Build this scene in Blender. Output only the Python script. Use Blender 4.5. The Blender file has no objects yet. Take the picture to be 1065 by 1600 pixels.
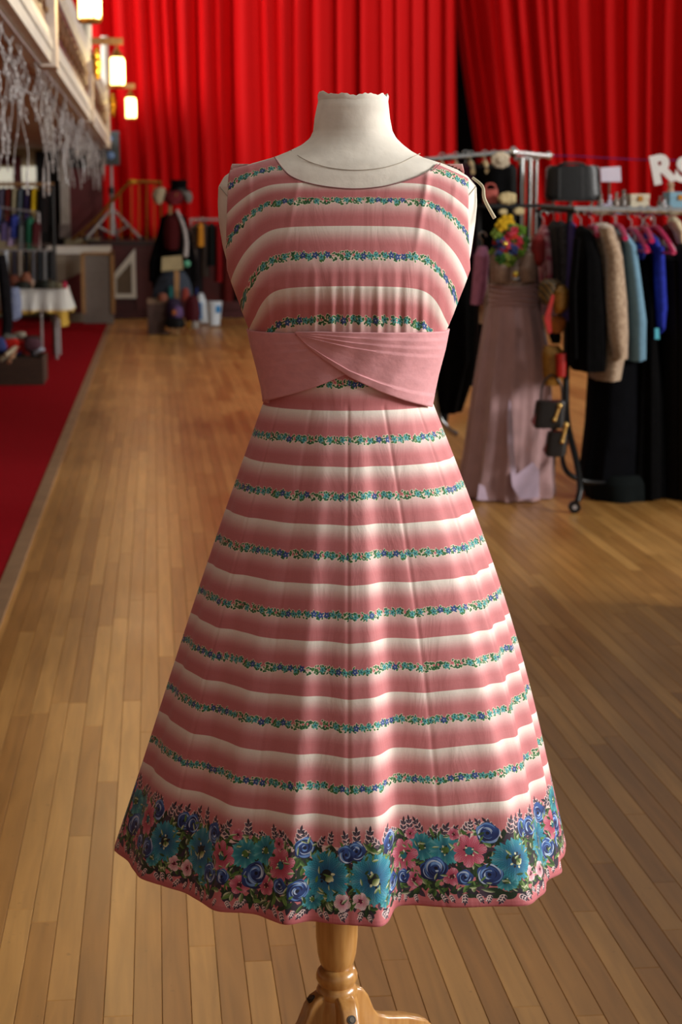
import bpy, math, random
import numpy as np
from mathutils import Vector, Matrix

# ---------------------------------------------------------------- camera, world, lights, exposure
SC = bpy.context.scene
COL = SC.collection
F = 2800.0            # focal length in pixels of the 1065 x 1600 frame
H = 1.5               # eye height
VPX, VPY = 240.0, 332.0
PIT = math.atan((800 - VPY) / F)
YAW = math.atan((532.5 - VPX) / F * math.cos(PIT))
fw = np.array([math.sin(YAW) * math.cos(PIT), math.cos(YAW) * math.cos(PIT), -math.sin(PIT)])
rt = np.array([math.cos(YAW), -math.sin(YAW), 0.0])
up = np.cross(rt, fw)
EYE = np.array([0.0, 0.0, H])

cd = bpy.data.cameras.new('camera')
cd.sensor_fit = 'VERTICAL'
cd.sensor_height = 22.3
cd.lens = 22.3 * F / 1600
cd.clip_start = 0.1
cd.clip_end = 200
cd.dof.use_dof = True
cd.dof.focus_distance = 2.70
cd.dof.aperture_fstop = 4.6
cam = bpy.data.objects.new('camera', cd)
cam.location = (0, 0, H)
cam.rotation_euler = (math.pi / 2 - PIT, 0, -YAW)
COL.objects.link(cam)
SC.camera = cam

SC.view_settings.view_transform = 'Standard'
SC.view_settings.look = 'None'
SC.view_settings.gamma = 1
SC.view_settings.use_curve_mapping = False
SC.view_settings.exposure = 0.0

world = bpy.data.worlds.new('hall_ambient')
SC.world = world
world.use_nodes = True
wb = world.node_tree.nodes['Background']
wb.inputs['Color'].default_value = (1.0, 0.95, 0.88, 1)
wb.inputs['Strength'].default_value = 0.385


def area(name, loc, target, sx, sy, power, col):
    ld = bpy.data.lights.new(name, 'AREA')
    ld.shape = 'RECTANGLE'
    ld.size, ld.size_y = sx, sy
    ld.energy = power
    ld.color = col
    o = bpy.data.objects.new(name, ld)
    o.location = loc
    d = Vector(target) - Vector(loc)
    o.rotation_euler = d.to_track_quat('-Z', 'Z').to_euler()
    COL.objects.link(o)
    return o


DAY = (1.0, 0.97, 0.93)
RW = 9.6                      # right wall x
WIN_R = [(-0.6, 1.9), (2.9, 1.9), (16.5, 1.9)]             # windows in the right wall: centre y, width
for wy, ww in WIN_R:
    area('window_daylight', (RW - 0.06, wy, 3.7), (0, wy, 3.0), ww, 2.6, 760 if wy < 10 else 450, DAY)
LWX = -6.0
for wy, ww in [(23.0, 2.4)]:
    area('window_daylight', (LWX + 0.1, wy, 5.0), (2.5, 28.3, 2.2), ww, 2.6, 1200, DAY)


# ---------------------------------------------------------------- helpers
def ray(px, py):
    return fw + rt * (px - 532.5) / F - up * (py - 800) / F


def atY(px, py, Y):
    d = ray(px, py)
    return EYE + d * (Y / d[1])


def atZ(px, py, z):
    d = ray(px, py)
    return EYE + d * ((z - H) / d[2])


RH = np.array([math.cos(YAW), -math.sin(YAW), 0.0])      # camera right, level
FH = np.array([math.sin(YAW), math.cos(YAW), 0.0])       # camera forward, level


def lin(c):
    return tuple((x / 12.92 if x <= 0.04045 else ((x + 0.055) / 1.055) ** 2.4) for x in c)


MATS = {}


def mat(name, rgb, rough=0.75, var=0.12, scale=25.0, metal=0.0, bump=0.0, bscale=60.0, stretch=(1, 1, 1), rgb2=None, sheen=0.0,
        emit=None, estr=0.0, alpha=None, trans=0.0, coat=0.0, spec=0.5):
    if name in MATS:
        return MATS[name]
    m = bpy.data.materials.new(name)
    m.use_nodes = True
    nt = m.node_tree
    b = nt.nodes['Principled BSDF']
    tc = nt.nodes.new('ShaderNodeTexCoord')
    mp = nt.nodes.new('ShaderNodeMapping')
    mp.inputs['Scale'].default_value = stretch
    nt.links.new(tc.outputs['Object'], mp.inputs['Vector'])
    nz = nt.nodes.new('ShaderNodeTexNoise')
    nz.inputs['Scale'].default_value = scale
    nz.inputs['Detail'].default_value = 3
    nt.links.new(mp.outputs['Vector'], nz.inputs['Vector'])
    mx = nt.nodes.new('ShaderNodeMix')
    mx.data_type = 'RGBA'
    a = lin(rgb)
    c2 = lin(rgb2) if rgb2 else tuple(max(0, x * (1 - 2 * var)) for x in a)
    mx.inputs[6].default_value = (*a, 1)
    mx.inputs[7].default_value = (*c2, 1)
    rp = nt.nodes.new('ShaderNodeMapRange')
    rp.inputs['From Min'].default_value = 0.35
    rp.inputs['From Max'].default_value = 0.65
    nt.links.new(nz.outputs['Fac'], rp.inputs['Value'])
    nt.links.new(rp.outputs['Result'], mx.inputs[0])
    nt.links.new(mx.outputs[2], b.inputs['Base Color'])
    b.inputs['Roughness'].default_value = rough
    b.inputs['Metallic'].default_value = metal
    b.inputs['Specular IOR Level'].default_value = spec
    if sheen:
        b.inputs['Sheen Weight'].default_value = sheen
    if coat:
        b.inputs['Coat Weight'].default_value = coat
        b.inputs['Coat Roughness'].default_value = 0.15
    if trans:
        b.inputs['Transmission Weight'].default_value = trans
    if emit:
        b.inputs['Emission Color'].default_value = (*lin(emit), 1)
        b.inputs['Emission Strength'].default_value = estr
    if bump:
        n2 = nt.nodes.new('ShaderNodeTexNoise')
        n2.inputs['Scale'].default_value = bscale
        n2.inputs['Detail'].default_value = 4
        nt.links.new(mp.outputs['Vector'], n2.inputs['Vector'])
        bp = nt.nodes.new('ShaderNodeBump')
        bp.inputs['Strength'].default_value = bump
        bp.inputs['Distance'].default_value = 0.01
        nt.links.new(n2.outputs['Fac'], bp.inputs['Height'])
        nt.links.new(bp.outputs['Normal'], b.inputs['Normal'])
    MATS[name] = m
    return m


WLOC = {}


class MB:
    def __init__(self):
        self.v = []
        self.f = []

    def add(self, vs, fs):
        n = len(self.v)
        self.v += [tuple(float(c) for c in p) for p in vs]
        self.f += [tuple(i + n for i in q) for q in fs]
        return self

    def box(self, c, s, ax=None):
        c = np.array(c, float)
        X, Y, Z = ax if ax is not None else (np.array([1., 0, 0]), np.array([0, 1., 0]), np.array([0, 0, 1.]))
        vs = []
        for k in (-.5, .5):
            for j in (-.5, .5):
                for i in (-.5, .5):
                    vs.append(c + X * s[0] * i + Y * s[1] * j + Z * s[2] * k)
        return self.add(vs, [(0, 2, 3, 1), (4, 5, 7, 6), (0, 1, 5, 4), (1, 3, 7, 5), (3, 2, 6, 7), (2, 0, 4, 6)])

    def bbox(self, x0, x1, y0, y1, z0, z1):
        return self.box(((x0 + x1) / 2, (y0 + y1) / 2, (z0 + z1) / 2), (x1 - x0, y1 - y0, z1 - z0))

    def rings(self, rings, cap0=True, cap1=True, closed=True):
        n = len(rings[0])
        vs = [p for r in rings for p in r]
        fs = []
        for i in range(len(rings) - 1):
            for j in range(n if closed else n - 1):
                k = (j + 1) % n
                fs.append((i * n + j, i * n + k, (i + 1) * n + k, (i + 1) * n + j))
        if cap0:
            fs.append(tuple(range(n - 1, -1, -1)))
        if cap1:
            m = (len(rings) - 1) * n
            fs.append(tuple(range(m, m + n)))
        return self.add(vs, fs)

    def tube(self, pts, r, seg=8, cap=True, closed=False):
        pts = [np.array(p, float) for p in pts]
        n = len(pts)
        rs = r if hasattr(r, '__len__') else [r] * n
        rings = []
        prev = None
        for i, p in enumerate(pts):
            a, b = pts[max(0, i - 1)], pts[min(n - 1, i + 1)]
            t = b - a
            t = t / (np.linalg.norm(t) + 1e-9)
            if prev is None:
                ref = np.array([0, 0, 1.]) if abs(t[2]) < .9 else np.array([1., 0, 0])
                u = np.cross(t, ref)
            else:
                u = prev - t * (prev @ t)
            u /= np.linalg.norm(u) + 1e-9
            prev = u
            w = np.cross(t, u)
            rings.append([p + (u * math.cos(2 * math.pi * k / seg) + w * math.sin(2 * math.pi * k / seg)) * rs[i] for k in range(seg)])
        return self.rings(rings, cap, cap)

    def lathe(self, c, prof, seg=24, axis=None):
        # prof: list of (r, z)
        c = np.array(c, float)
        rings = [[c + np.array([r * math.cos(2 * math.pi * k / seg), r * math.sin(2 * math.pi * k / seg), z]) for k in range(seg)] for r, z in prof]
        return self.rings(rings)

    def ball(self, c, r, seg=12, rows=8, sq=(1, 1, 1)):
        c = np.array(c, float)
        rings = []
        for i in range(rows + 1):
            a = math.pi * i / rows
            a = min(max(a, 0.05), math.pi - 0.05)
            rings.append([c + r * np.array([sq[0] * math.sin(a) * math.cos(2 * math.pi * k / seg), sq[1] * math.sin(a) * math.sin(2 * math.pi * k / seg), -sq[2] * math.cos(a)]) for k in range(seg)])
        return self.rings(rings)

    def poly(self, pts, thick):
        # pts: list of 3d points of a flat polygon; thick: vector of extrusion
        t = np.array(thick, float)
        a = [np.array(p, float) for p in pts]
        n = len(a)
        fs = [tuple(range(n - 1, -1, -1)), tuple(range(n, 2 * n))]
        fs += [(i, (i + 1) % n, (i + 1) % n + n, i + n) for i in range(n)]
        return self.add(a + [p + t for p in a], fs)

    def build(self, name, m, parent=None, smooth=True, loc=None, recalc=True):
        vs = np.array(self.v, float)
        if parent is not None:
            o0 = np.array(WLOC[parent.name])
        elif loc is not None:
            o0 = np.array(loc, float)
        else:
            o0 = np.array([(vs[:, 0].min() + vs[:, 0].max()) / 2, (vs[:, 1].min() + vs[:, 1].max()) / 2, vs[:, 2].min()])
        me = bpy.data.meshes.new(name)
        me.from_pydata((vs - o0).tolist(), [], self.f)
        if recalc:
            import bmesh
            bm = bmesh.new()
            bm.from_mesh(me)
            bmesh.ops.recalc_face_normals(bm, faces=bm.faces)
            bm.to_mesh(me)
            bm.free()
        if smooth:
            me.polygons.foreach_set('use_smooth', [True] * len(me.polygons))
            try:
                me.set_sharp_from_angle(angle=math.radians(48))
            except Exception:
                pass
        me.materials.append(m)
        o = bpy.data.objects.new(name, me)
        COL.objects.link(o)
        if parent is not None:
            o.parent = parent
        else:
            o.location = o0
        WLOC[o.name] = tuple(o0)
        return o


def tag(o, label=None, cat=None, group=None, kind=None):
    if label:
        o['label'] = label
    if cat:
        o['category'] = cat
    if group:
        o['group'] = group
    if kind:
        o['kind'] = kind
    return o


def thing(name, label, cat, loc, group=None):
    o = bpy.data.objects.new(name, None)
    o.empty_display_size = 0.1
    COL.objects.link(o)
    o.location = tuple(float(c) for c in loc)
    WLOC[o.name] = tuple(float(c) for c in loc)
    return tag(o, label, cat, group)


def struct(name, mb, m, smooth=False):
    return tag(mb.build(name, m, smooth=smooth), kind='structure')


def sil(rows, Y, dep, folds=0, famp=0.0, n=2.0, seg=28, res=14, seed=0, sub=True, yaw=0.0):
    """Loft: rows (py, xl, xr[, depth factor]) read on the plane world y = Y; dep = half depth."""
    rows = [tuple(r) + (1.0,) * (4 - len(r)) for r in rows]
    ys = np.array([r[0] for r in rows], float)
    if sub:
        yy = np.linspace(ys[0], ys[-1], max(res, len(rows)))
        yy = np.unique(np.concatenate([yy, ys]))
    else:
        yy = ys
    xl = np.interp(yy, ys, [r[1] for r in rows])
    xr = np.interp(yy, ys, [r[2] for r in rows])
    ds = np.interp(yy, ys, [r[3] for r in rows])
    rg = np.random.RandomState(seed)
    ph = rg.rand(6) * 6.28
    mb = MB()
    rings = []
    ca, sa = math.cos(yaw), math.sin(yaw)
    A = RH * ca + FH * sa
    B = FH * ca - RH * sa
    for i, y in enumerate(yy):
        a = atY(xl[i], y, Y)
        b = atY(xr[i], y, Y)
        c = (a + b) / 2
        w = np.linalg.norm(b - a) / 2
        tt = i / max(1, len(yy) - 1)
        ring = []
        for k in range(seg):
            th = 2 * math.pi * k / seg
            cx, sx = math.cos(th), math.sin(th)
            px = math.copysign(abs(cx) ** (2 / n), cx)
            py = math.copysign(abs(sx) ** (2 / n), sx)
            f = 1.0
            if folds:
                f += famp * (0.25 + 0.75 * tt) * (math.sin(folds * th + ph[0]) * .6 + .4 * math.sin((folds * 1.7 // 1) * th + ph[1] + tt))
            ring.append(c + A * px * w * f + B * py * dep * ds[i] * f)
        rings.append(ring)
    return mb.rings(rings)


def pts_px(pts):
    return [atY(x, y, Y) for x, y, Y in pts]


def smooth_path(pts, n=6):
    pts = [np.array(p, float) for p in pts]
    out = []
    for i in range(len(pts) - 1):
        p0, p1, p2, p3 = pts[max(0, i - 1)], pts[i], pts[i + 1], pts[min(len(pts) - 1, i + 2)]
        for k in range(n):
            t = k / n
            out.append(0.5 * ((2 * p1) + (-p0 + p2) * t + (2 * p0 - 5 * p1 + 4 * p2 - p3) * t * t + (-p0 + 3 * p1 - 3 * p2 + p3) * t ** 3))
    out.append(pts[-1])
    return out


rnd = random.Random(7)
M = {}
M['white_paint'] = mat('white_paint', (.86, .84, .80), .55, .06, 6)
M['maroon'] = mat('maroon_paint', (.36, .07, .09), .6, .1, 3)
M['cream_wall'] = mat('cream_wall', (.66, .60, .47), .8, .06, 3)
M['soffit'] = mat('taupe_soffit', (.76, .68, .61), .85, .08, 2)
M['dark'] = mat('dark_stage', (.05, .04, .045), .9, .2, 3)
M['chrome'] = mat('chrome', (.78, .78, .78), .18, .05, 20, metal=1.0)
M['steel'] = mat('painted_steel', (.62, .60, .60), .4, .06, 20, metal=.4)
M['black_metal'] = mat('black_metal', (.05, .05, .055), .35, .2, 20, metal=.3)
M['gold'] = mat('gold_paint', (.85, .63, .18), .35, .12, 20, metal=.6)
M['brass'] = mat('brass', (.62, .42, .16), .35, .12, 20, metal=.8)
M['wood'] = mat('varnished_wood', (.77, .575, .33), .3, .16, 14, stretch=(6, 6, .6), rgb2=(.68, .47, .24), coat=.4)
M['rack_wood'] = mat('pale_wood', (.64, .47, .28), .5, .15, 14, stretch=(5, 5, 1))
M['black_cloth'] = mat('black_cloth', (.03, .028, .032), .95, .3, 30, spec=.1)
M['dark_cloth'] = mat('charcoal_cloth', (.085, .08, .095), .95, .3, 30, spec=.1)


def cloth(name, rgb, **k):
    k.setdefault('rough', .9)
    k.setdefault('var', .14)
    k.setdefault('scale', 30)
    k.setdefault('spec', .15)
    return mat('cloth_' + name, rgb, **k)
# ---------------------------------------------------------------- the hall
YS = 26.0          # stage front
YC = 28.3          # stage curtain
EDGE = -0.62       # where the carpet meets the boards
YWL = 26.6         # end wall under the balcony

floor = struct('floor', MB().bbox(-6.2, RW + .1, -7, 33, -0.10, -0.021), mat('subfloor', (.12, .08, .05), .9))


def wood_mat(name, src):
    m = bpy.data.materials.new(name)
    m.use_nodes = True
    nt = m.node_tree
    N, L = nt.nodes.new, nt.links.new
    b = nt.nodes['Principled BSDF']
    g = N('ShaderNodeNewGeometry')
    if src == 'object':
        r = N('ShaderNodeObjectInfo').outputs['Random']
    else:
        r = g.outputs['Random Per Island']
    mp = N('ShaderNodeVectorMath')
    mp.operation = 'MULTIPLY'
    mp.inputs[1].default_value = (38, 2.2, 38)
    L(g.outputs['Position'], mp.inputs[0])
    sc = N('ShaderNodeMath')
    sc.operation = 'MULTIPLY'
    sc.inputs[1].default_value = 57.0
    L(r, sc.inputs[0])
    ad = N('ShaderNodeVectorMath')
    ad.operation = 'ADD'
    L(mp.outputs[0], ad.inputs[0])
    L(sc.outputs[0], ad.inputs[1])
    nz = N('ShaderNodeTexNoise')
    nz.inputs['Scale'].default_value = 1.0
    nz.inputs['Detail'].default_value = 5
    nz.inputs['Distortion'].default_value = .6
    L(ad.outputs[0], nz.inputs['Vector'])
    cr = N('ShaderNodeValToRGB')
    e = cr.color_ramp.elements
    e[0].position, e[0].color = 0.0, (*lin((.615, .425, .205)), 1)
    e[1].position, e[1].color = 1.0, (*lin((.765, .57, .315)), 1)
    k = e.new(.5)
    k.color = (*lin((.69, .495, .255)), 1)
    L(r, cr.inputs[0])
    # grain
    mr = N('ShaderNodeMapRange')
    mr.inputs['From Min'].default_value = .3
    mr.inputs['From Max'].default_value = .7
    mr.inputs['To Min'].default_value = .80
    mr.inputs['To Max'].default_value = 1.10
    L(nz.outputs['Fac'], mr.inputs['Value'])
    mu = N('ShaderNodeMix')
    mu.data_type = 'RGBA'
    mu.blend_type = 'MULTIPLY'
    mu.inputs[0].default_value = 1.0
    L(cr.outputs[0], mu.inputs[6])
    L(mr.outputs[0], mu.inputs[7])
    # scuffs and wear patches with a shape of their own
    n2 = N('ShaderNodeTexNoise')
    n2.inputs['Scale'].default_value = 1.3
    n2.inputs['Detail'].default_value = 6
    L(g.outputs['Position'], n2.inputs['Vector'])
    m2 = N('ShaderNodeMapRange')
    m2.inputs['From Min'].default_value = .35
    m2.inputs['From Max'].default_value = .7
    m2.inputs['To Min'].default_value = .88
    m2.inputs['To Max'].default_value = 1.06
    L(n2.outputs['Fac'], m2.inputs['Value'])
    mu2 = N('ShaderNodeMix')
    mu2.data_type = 'RGBA'
    mu2.blend_type = 'MULTIPLY'
    mu2.inputs[0].default_value = 1.0
    L(mu.outputs[2], mu2.inputs[6])
    L(m2.outputs[0], mu2.inputs[7])
    n3 = N('ShaderNodeTexNoise')
    n3.inputs['Scale'].default_value = 42
    n3.inputs['Detail'].default_value = 2
    L(g.outputs['Position'], n3.inputs['Vector'])
    m3 = N('ShaderNodeMapRange')
    m3.inputs['From Min'].default_value = .70
    m3.inputs['From Max'].default_value = .76
    m3.inputs['To Min'].default_value = 1.0
    m3.inputs['To Max'].default_value = .55
    L(n3.outputs['Fac'], m3.inputs['Value'])
    mu3 = N('ShaderNodeMix')
    mu3.data_type = 'RGBA'
    mu3.blend_type = 'MULTIPLY'
    mu3.inputs[0].default_value = .6
    L(mu2.outputs[2], mu3.inputs[6])
    L(m3.outputs[0], mu3.inputs[7])
    L(mu3.outputs[2], b.inputs['Base Color'])
    rr = N('ShaderNodeMapRange')
    rr.inputs['To Min'].default_value = .24
    rr.inputs['To Max'].default_value = .42
    L(n2.outputs['Fac'], rr.inputs['Value'])
    L(rr.outputs[0], b.inputs['Roughness'])
    b.inputs['Specular IOR Level'].default_value = .5
    bp = N('ShaderNodeBump')
    bp.inputs['Strength'].default_value = .12
    bp.inputs['Distance'].default_value = .002
    L(nz.outputs['Fac'], bp.inputs['Height'])
    L(bp.outputs[0], b.inputs['Normal'])
    return m


WM_O = wood_mat('floor_board_wood', 'object')
WM_I = wood_mat('floor_board_wood_far', 'island')
PWID = 0.0555


def plank_geo(x0, x1, y0, y1):
    g, c = .0003, .0010
    a = [(x0 + g, y0 + g), (x1 - g, y0 + g), (x1 - g, y1 - g), (x0 + g, y1 - g)]
    d = [(x0 + g + c, y0 + g + c), (x1 - g - c, y0 + g + c), (x1 - g - c, y1 - g - c), (x0 + g + c, y1 - g - c)]
    vs = [(x, y, -.02) for x, y in a] + [(x, y, -.0014) for x, y in a] + [(x, y, 0) for x, y in d]
    fs = [(i, (i + 1) % 4, (i + 1) % 4 + 4, i + 4) for i in range(4)]
    fs += [(i + 4, (i + 1) % 4 + 4, (i + 1) % 4 + 8, i + 8) for i in range(4)] + [(8, 9, 10, 11)]
    return vs, fs


def project(p):
    v = np.array(p) - EYE
    w = v @ fw
    return 532.5 + F * (v @ rt) / w, 800 - F * (v @ up) / w


planks = []
x = EDGE
while x < RW:
    y = -1.0 - rnd.random() * 1.2
    while y < YS:
        ln = rnd.uniform(.8, 2.3)
        planks.append((x, min(x + PWID, RW), y, min(y + ln, YS)))
        y += ln
    x += PWID


def seen(pl):
    x0, x1, y0, y1 = pl
    best = 0
    for yy in np.linspace(max(y0, .8), max(y1, .8), 5):
        if yy < 2.2:
            continue
        u, v = project(((x0 + x1) / 2, yy, 0))
        if -15 < u < 1080 and v < 1620:
            best = max(best, 1 / yy)
    return best


sc_ = sorted(((seen(p), i) for i, p in enumerate(planks)), reverse=True)
near = set(i for s, i in sc_[:298] if s > 0)
base_vs, base_fs = plank_geo(0, PWID, 0, 1.0)
pm = bpy.data.meshes.new('plank')
pm.from_pydata(base_vs, [], base_fs)
pm.materials.append(WM_O)
rest = MB()
for i, (x0, x1, y0, y1) in enumerate(planks):
    if i in near:
        o = bpy.data.objects.new('plank', pm)
        COL.objects.link(o)
        o.parent = floor
        w = WLOC[floor.name]
        o.location = (x0 - w[0], y0 - w[1], 0 - w[2])
        o.scale = (1, y1 - y0, 1)
    else:
        rest.add(*plank_geo(x0, x1, y0, y1))
o = rest.build('planks_far', WM_I, floor, smooth=False, recalc=False)
o['kind'] = 'stuff'

# carpet
carpet_m = mat('red_carpet', (.60, .05, .10), 1.0, .10, 40, bump=.3, bscale=400, spec=.05)
ca = MB().bbox(-5.95, EDGE - .03, -6, YS, -0.021, .008).build('carpet', carpet_m, smooth=False)
tag(ca, 'red carpet running beside the wooden dance floor under the balcony', 'carpet')
MB().bbox(EDGE - .03, EDGE + .035, -6, YS, -0.02, .011).build('edge_strip', mat('edge_strip_metal', (.62, .50, .38), .4, .1, 8, metal=.3), ca, smooth=False)

# walls
struct('wall_left', MB().bbox(LWX - .2, LWX, -7, 33, 0, 9), M['cream_wall'])
struct('wall_back', MB().bbox(LWX, RW + .2, 31.5, 31.7, 0, 10), M['dark'])
# right wall with real window openings
wr = MB()
zs0, zs1 = 2.35, 5.05
wr.bbox(RW, RW + .25, -7, 33, 0, zs0)
wr.bbox(RW, RW + .25, -7, 33, zs1, 9)
edges = [-7] + [v for wy, ww in WIN_R for v in (wy - ww / 2 - .06, wy + ww / 2 + .06)] + [33]
for i in range(0, len(edges), 2):
    wr.bbox(RW, RW + .25, edges[i], edges[i + 1], zs0, zs1)
struct('wall_right', wr, M['cream_wall'])
glass = mat('daylit_glass', (.9, .92, .95), .2, .02, 5, emit=(.95, .97, 1), estr=3.0)
for i, (wy, ww) in enumerate(WIN_R):
    w = MB().bbox(RW + .1, RW + .13, wy - ww / 2, wy + ww / 2, zs0 + .02, zs1 - .02).build('window_%d' % (i + 1), glass, smooth=False)
    tag(w, kind='structure')
    fr = MB()
    for yy in np.linspace(wy - ww / 2, wy + ww / 2, 4):
        fr.bbox(RW + .05, RW + .12, yy - .03, yy + .03, zs0, zs1)
    for zz in np.linspace(zs0, zs1, 5):
        fr.bbox(RW + .05, RW + .12, wy - ww / 2, wy + ww / 2, zz - .03, zz + .03)
    fr.build('window_frame', M['white_paint'], w, smooth=False)

# stage
ST = 1.10
stage_m = mat('stage_front_maroon', (.30, .05, .06), .6, .15, 4)
struct('floor_stage', MB().bbox(-.95, RW, YS + .02, 31.5, ST - .06, ST), mat('stage_boards', (.17, .08, .07), .6, .2, 4))
sf = struct('wall_stage_front', MB().bbox(-1.0, RW, YS + .04, YS + .12, 0, ST - .06), stage_m)
for k in range(14):
    xx = -.9 + k * .62
    MB().bbox(xx, xx + .56, YS, YS + .04, .12, ST - .14).build('panel', stage_m, sf, smooth=False)

# end wall under the balcony
bw = struct('wall_end', MB().bbox(LWX, -.78, YWL, YWL + .15, 0, 3.6), M['cream_wall'])


def wallpatch(name, x0, x1, y0, y1, m, parent=bw, Y=YWL, off=.0, th=.03):
    a, b = atY(x0, y1, Y - off), atY(x1, y0, Y - off)
    return MB().bbox(a[0], b[0], Y - off - th, Y - off, a[2], b[2]).build(name, m, parent, smooth=False)


wallpatch('dark_opening', 60, 97, 236, 402, mat('unlit_opening', (.07, .055, .055), .9))
wallpatch('header_board', -6, 31, 244, 258, M['maroon'], off=.001)
wallpatch('post_board', 23, 33, 244, 330, M['maroon'], off=.032)
lit = mat('lit_window_glass', (.8, .78, .7), .4, .05, 8, emit=(.9, .88, .80), estr=.55)
wo = wallpatch('window_1', -12, 23, 262, 322, lit)
wo2 = wallpatch('window_2', 33, 57, 260, 300, lit)
for k, (x0, x1, ya, yb) in enumerate(((-12, 23, 262, 322), (33, 57, 260, 300))):
    wallpatch('window_sill', x0, x1, yb, yb + 3, M['maroon'], off=.03)
wallpatch('maroon_panel', 107, 160, 263, 372, M['maroon'])
wallpatch('black_board', 107, 160, 226, 263, mat('black_board', (.08, .075, .085), .6))
pl = wallpatch('pillar_front', 96, 107, 226, 362, mat('pillar_white', (.72, .68, .64), .5, .1, 8), off=.03, th=.12)
wallpatch('pillar_foot', 94, 110, 350, 372, mat('pillar_white2', (.50, .44, .42), .6, .2, 8), off=.03, th=.16)

# ---------------------------------------------------------------- balcony
BX = -0.58
BZ = 2.36
Y0B, Y1B = 2.5, 25.6
soff = struct('ceiling_under_balcony', MB().bbox(LWX, BX - .10, Y0B - 9, YWL, BZ + .05, BZ + .18), M['soffit'])
bal = thing('balcony', 'white moulded balcony front with maroon ornamented panels and gold bosses', 'balcony', (BX, 14, BZ))
orn = mat('ornate_maroon_panel', (.38, .07, .11), .6, .2, 7, rgb2=(.30, .07, .10))
# cornice profile swept along y: bays broken by posts
BAYS = [(-2, 4.2), (4.2, 11.0), (11.0, 17.6), (17.6, 24.2), (24.2, Y1B)]
prof = [(-.14, 0), (.0, 0), (.0, .07), (.012, .075), (.012, .12), (0, .15), (-.01, .20), (-.14, .20)]
for y0, y1 in BAYS:
    mb = MB()
    r0 = [(BX + a, y0, BZ + b) for a, b in prof]
    r1 = [(BX + a, y1, BZ + b) for a, b in prof]
    mb.rings([r0, r1]).build('cornice', M['white_paint'], bal, smooth=False)
    MB().bbox(BX - .12, BX - .025, y0, y1, BZ + .20, BZ + .52).build('front_panel', orn, bal, smooth=False)
    r0 = [(BX + a, y0, BZ + .52 + b) for a, b in [(-.16, 0), (-.02, 0), (.01, .04), (.01, .16), (-.16, .16)]]
    r1 = [(a, y1, c) for a, b, c in r0]
    MB().rings([r0, r1]).build('top_rail', M['white_paint'], bal, smooth=False)
    # gilded scrolls on the panel
    n = int((y1 - y0) / .55)
    for k in range(n):
        mb = MB()
        yc = y0 + (k + .5) * (y1 - y0) / n
        ring = [(BX - .02, yc + .17 * math.cos(t), BZ + .36 + .10 * math.sin(t) * (1 + .3 * math.cos(2 * t))) for t in np.linspace(0, 2 * math.pi, 17)]
        mb.tube(ring, .016, 5, cap=False)
        mb.build('gilded_scroll', mat('dull_gilt', (.50, .33, .20), .5, .2, 9, metal=.3), bal)
for yp in (4.2, 11.0, 17.6, 24.2):
    MB().bbox(BX - .12, BX + .03, yp - .14, yp + .14, BZ - .02, BZ + .56).build('pier', mat('pier_cream', (.84, .78, .72), .55, .08, 6), bal, smooth=False)
    boss = MB().ball((BX + .06, yp, BZ + .53), .11, sq=(.5, 1, 1))
    for k in range(8):
        t = k * math.pi / 4
        boss.ball((BX + .07, yp + .11 * math.cos(t), BZ + .53 + .11 * math.sin(t)), .045, 8, 6, sq=(.6, 1, 1))
    boss.build('gold_boss', M['gold'], bal)
    MB().tube([(BX - .02, yp, BZ + .62), (BX - .02, yp, BZ + 1.4)], .05, 10).build('column', M['white_paint'], bal)

lamp_glow = mat('lantern_glass', (1, .93, .7), .4, .02, 5, emit=(1, .88, .52), estr=7.0)
for k, (px, py, Y, what) in enumerate(((139, -4, 11.2, 'cut off by the top of the picture'), (183, 112, 17.6, 'in the middle of the row'), (204, 169, 24.0, 'closest to the red curtain'))):
    c = atY(px, py, Y)
    t = thing('wall_lantern', 'lit yellow balcony lantern ' + what, 'lantern', (c[0], c[1], c[2] - .16), 'lanterns along the balcony')
    w, h = .072, .13
    prof = [(.02, -h), (w * .85, -h + .005), (w, -h + .03), (w, h - .035), (w * .8, h), (.02, h + .005)]
    MB().lathe(c, prof, 8).build('glass', lamp_glow, t)
    MB().lathe(c, [(.01, h), (w * .9, h + .004), (w * .5, h + .05), (.012, h + .09), (.012, h + .12)], 8).build('cap', M['brass'], t)
    MB().lathe(c, [(w * .9, -h - .02), (w * 1.0, -h), (w * .9, -h + .006)], 8).build('base_ring', M['brass'], t)
    mb = MB()
    for q in range(4):
        a = q * math.pi / 2 + .4
        p = c + np.array([math.cos(a), math.sin(a), 0]) * (w + .003)
        mb.tube([p + (0, 0, -h), p + (0, 0, h)], .005, 5)
    mb.build('cage', M['brass'], t)
    top = c + np.array([0, 0, h + .12])
    MB().bbox(BX, top[0] + .06, Y - .025, Y + .025, top[2], top[2] + .06).build('bracket', M['rack_wood'], t, smooth=False)
    ld = bpy.data.lights.new('lantern_light', 'POINT')
    ld.energy = 12
    ld.color = (1, .75, .38)
    ld.shadow_soft_size = .08
    lo = bpy.data.objects.new('lantern_light', ld)
    lo.location = (c[0] + .15, c[1] - .12, c[2])
    COL.objects.link(lo)

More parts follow.
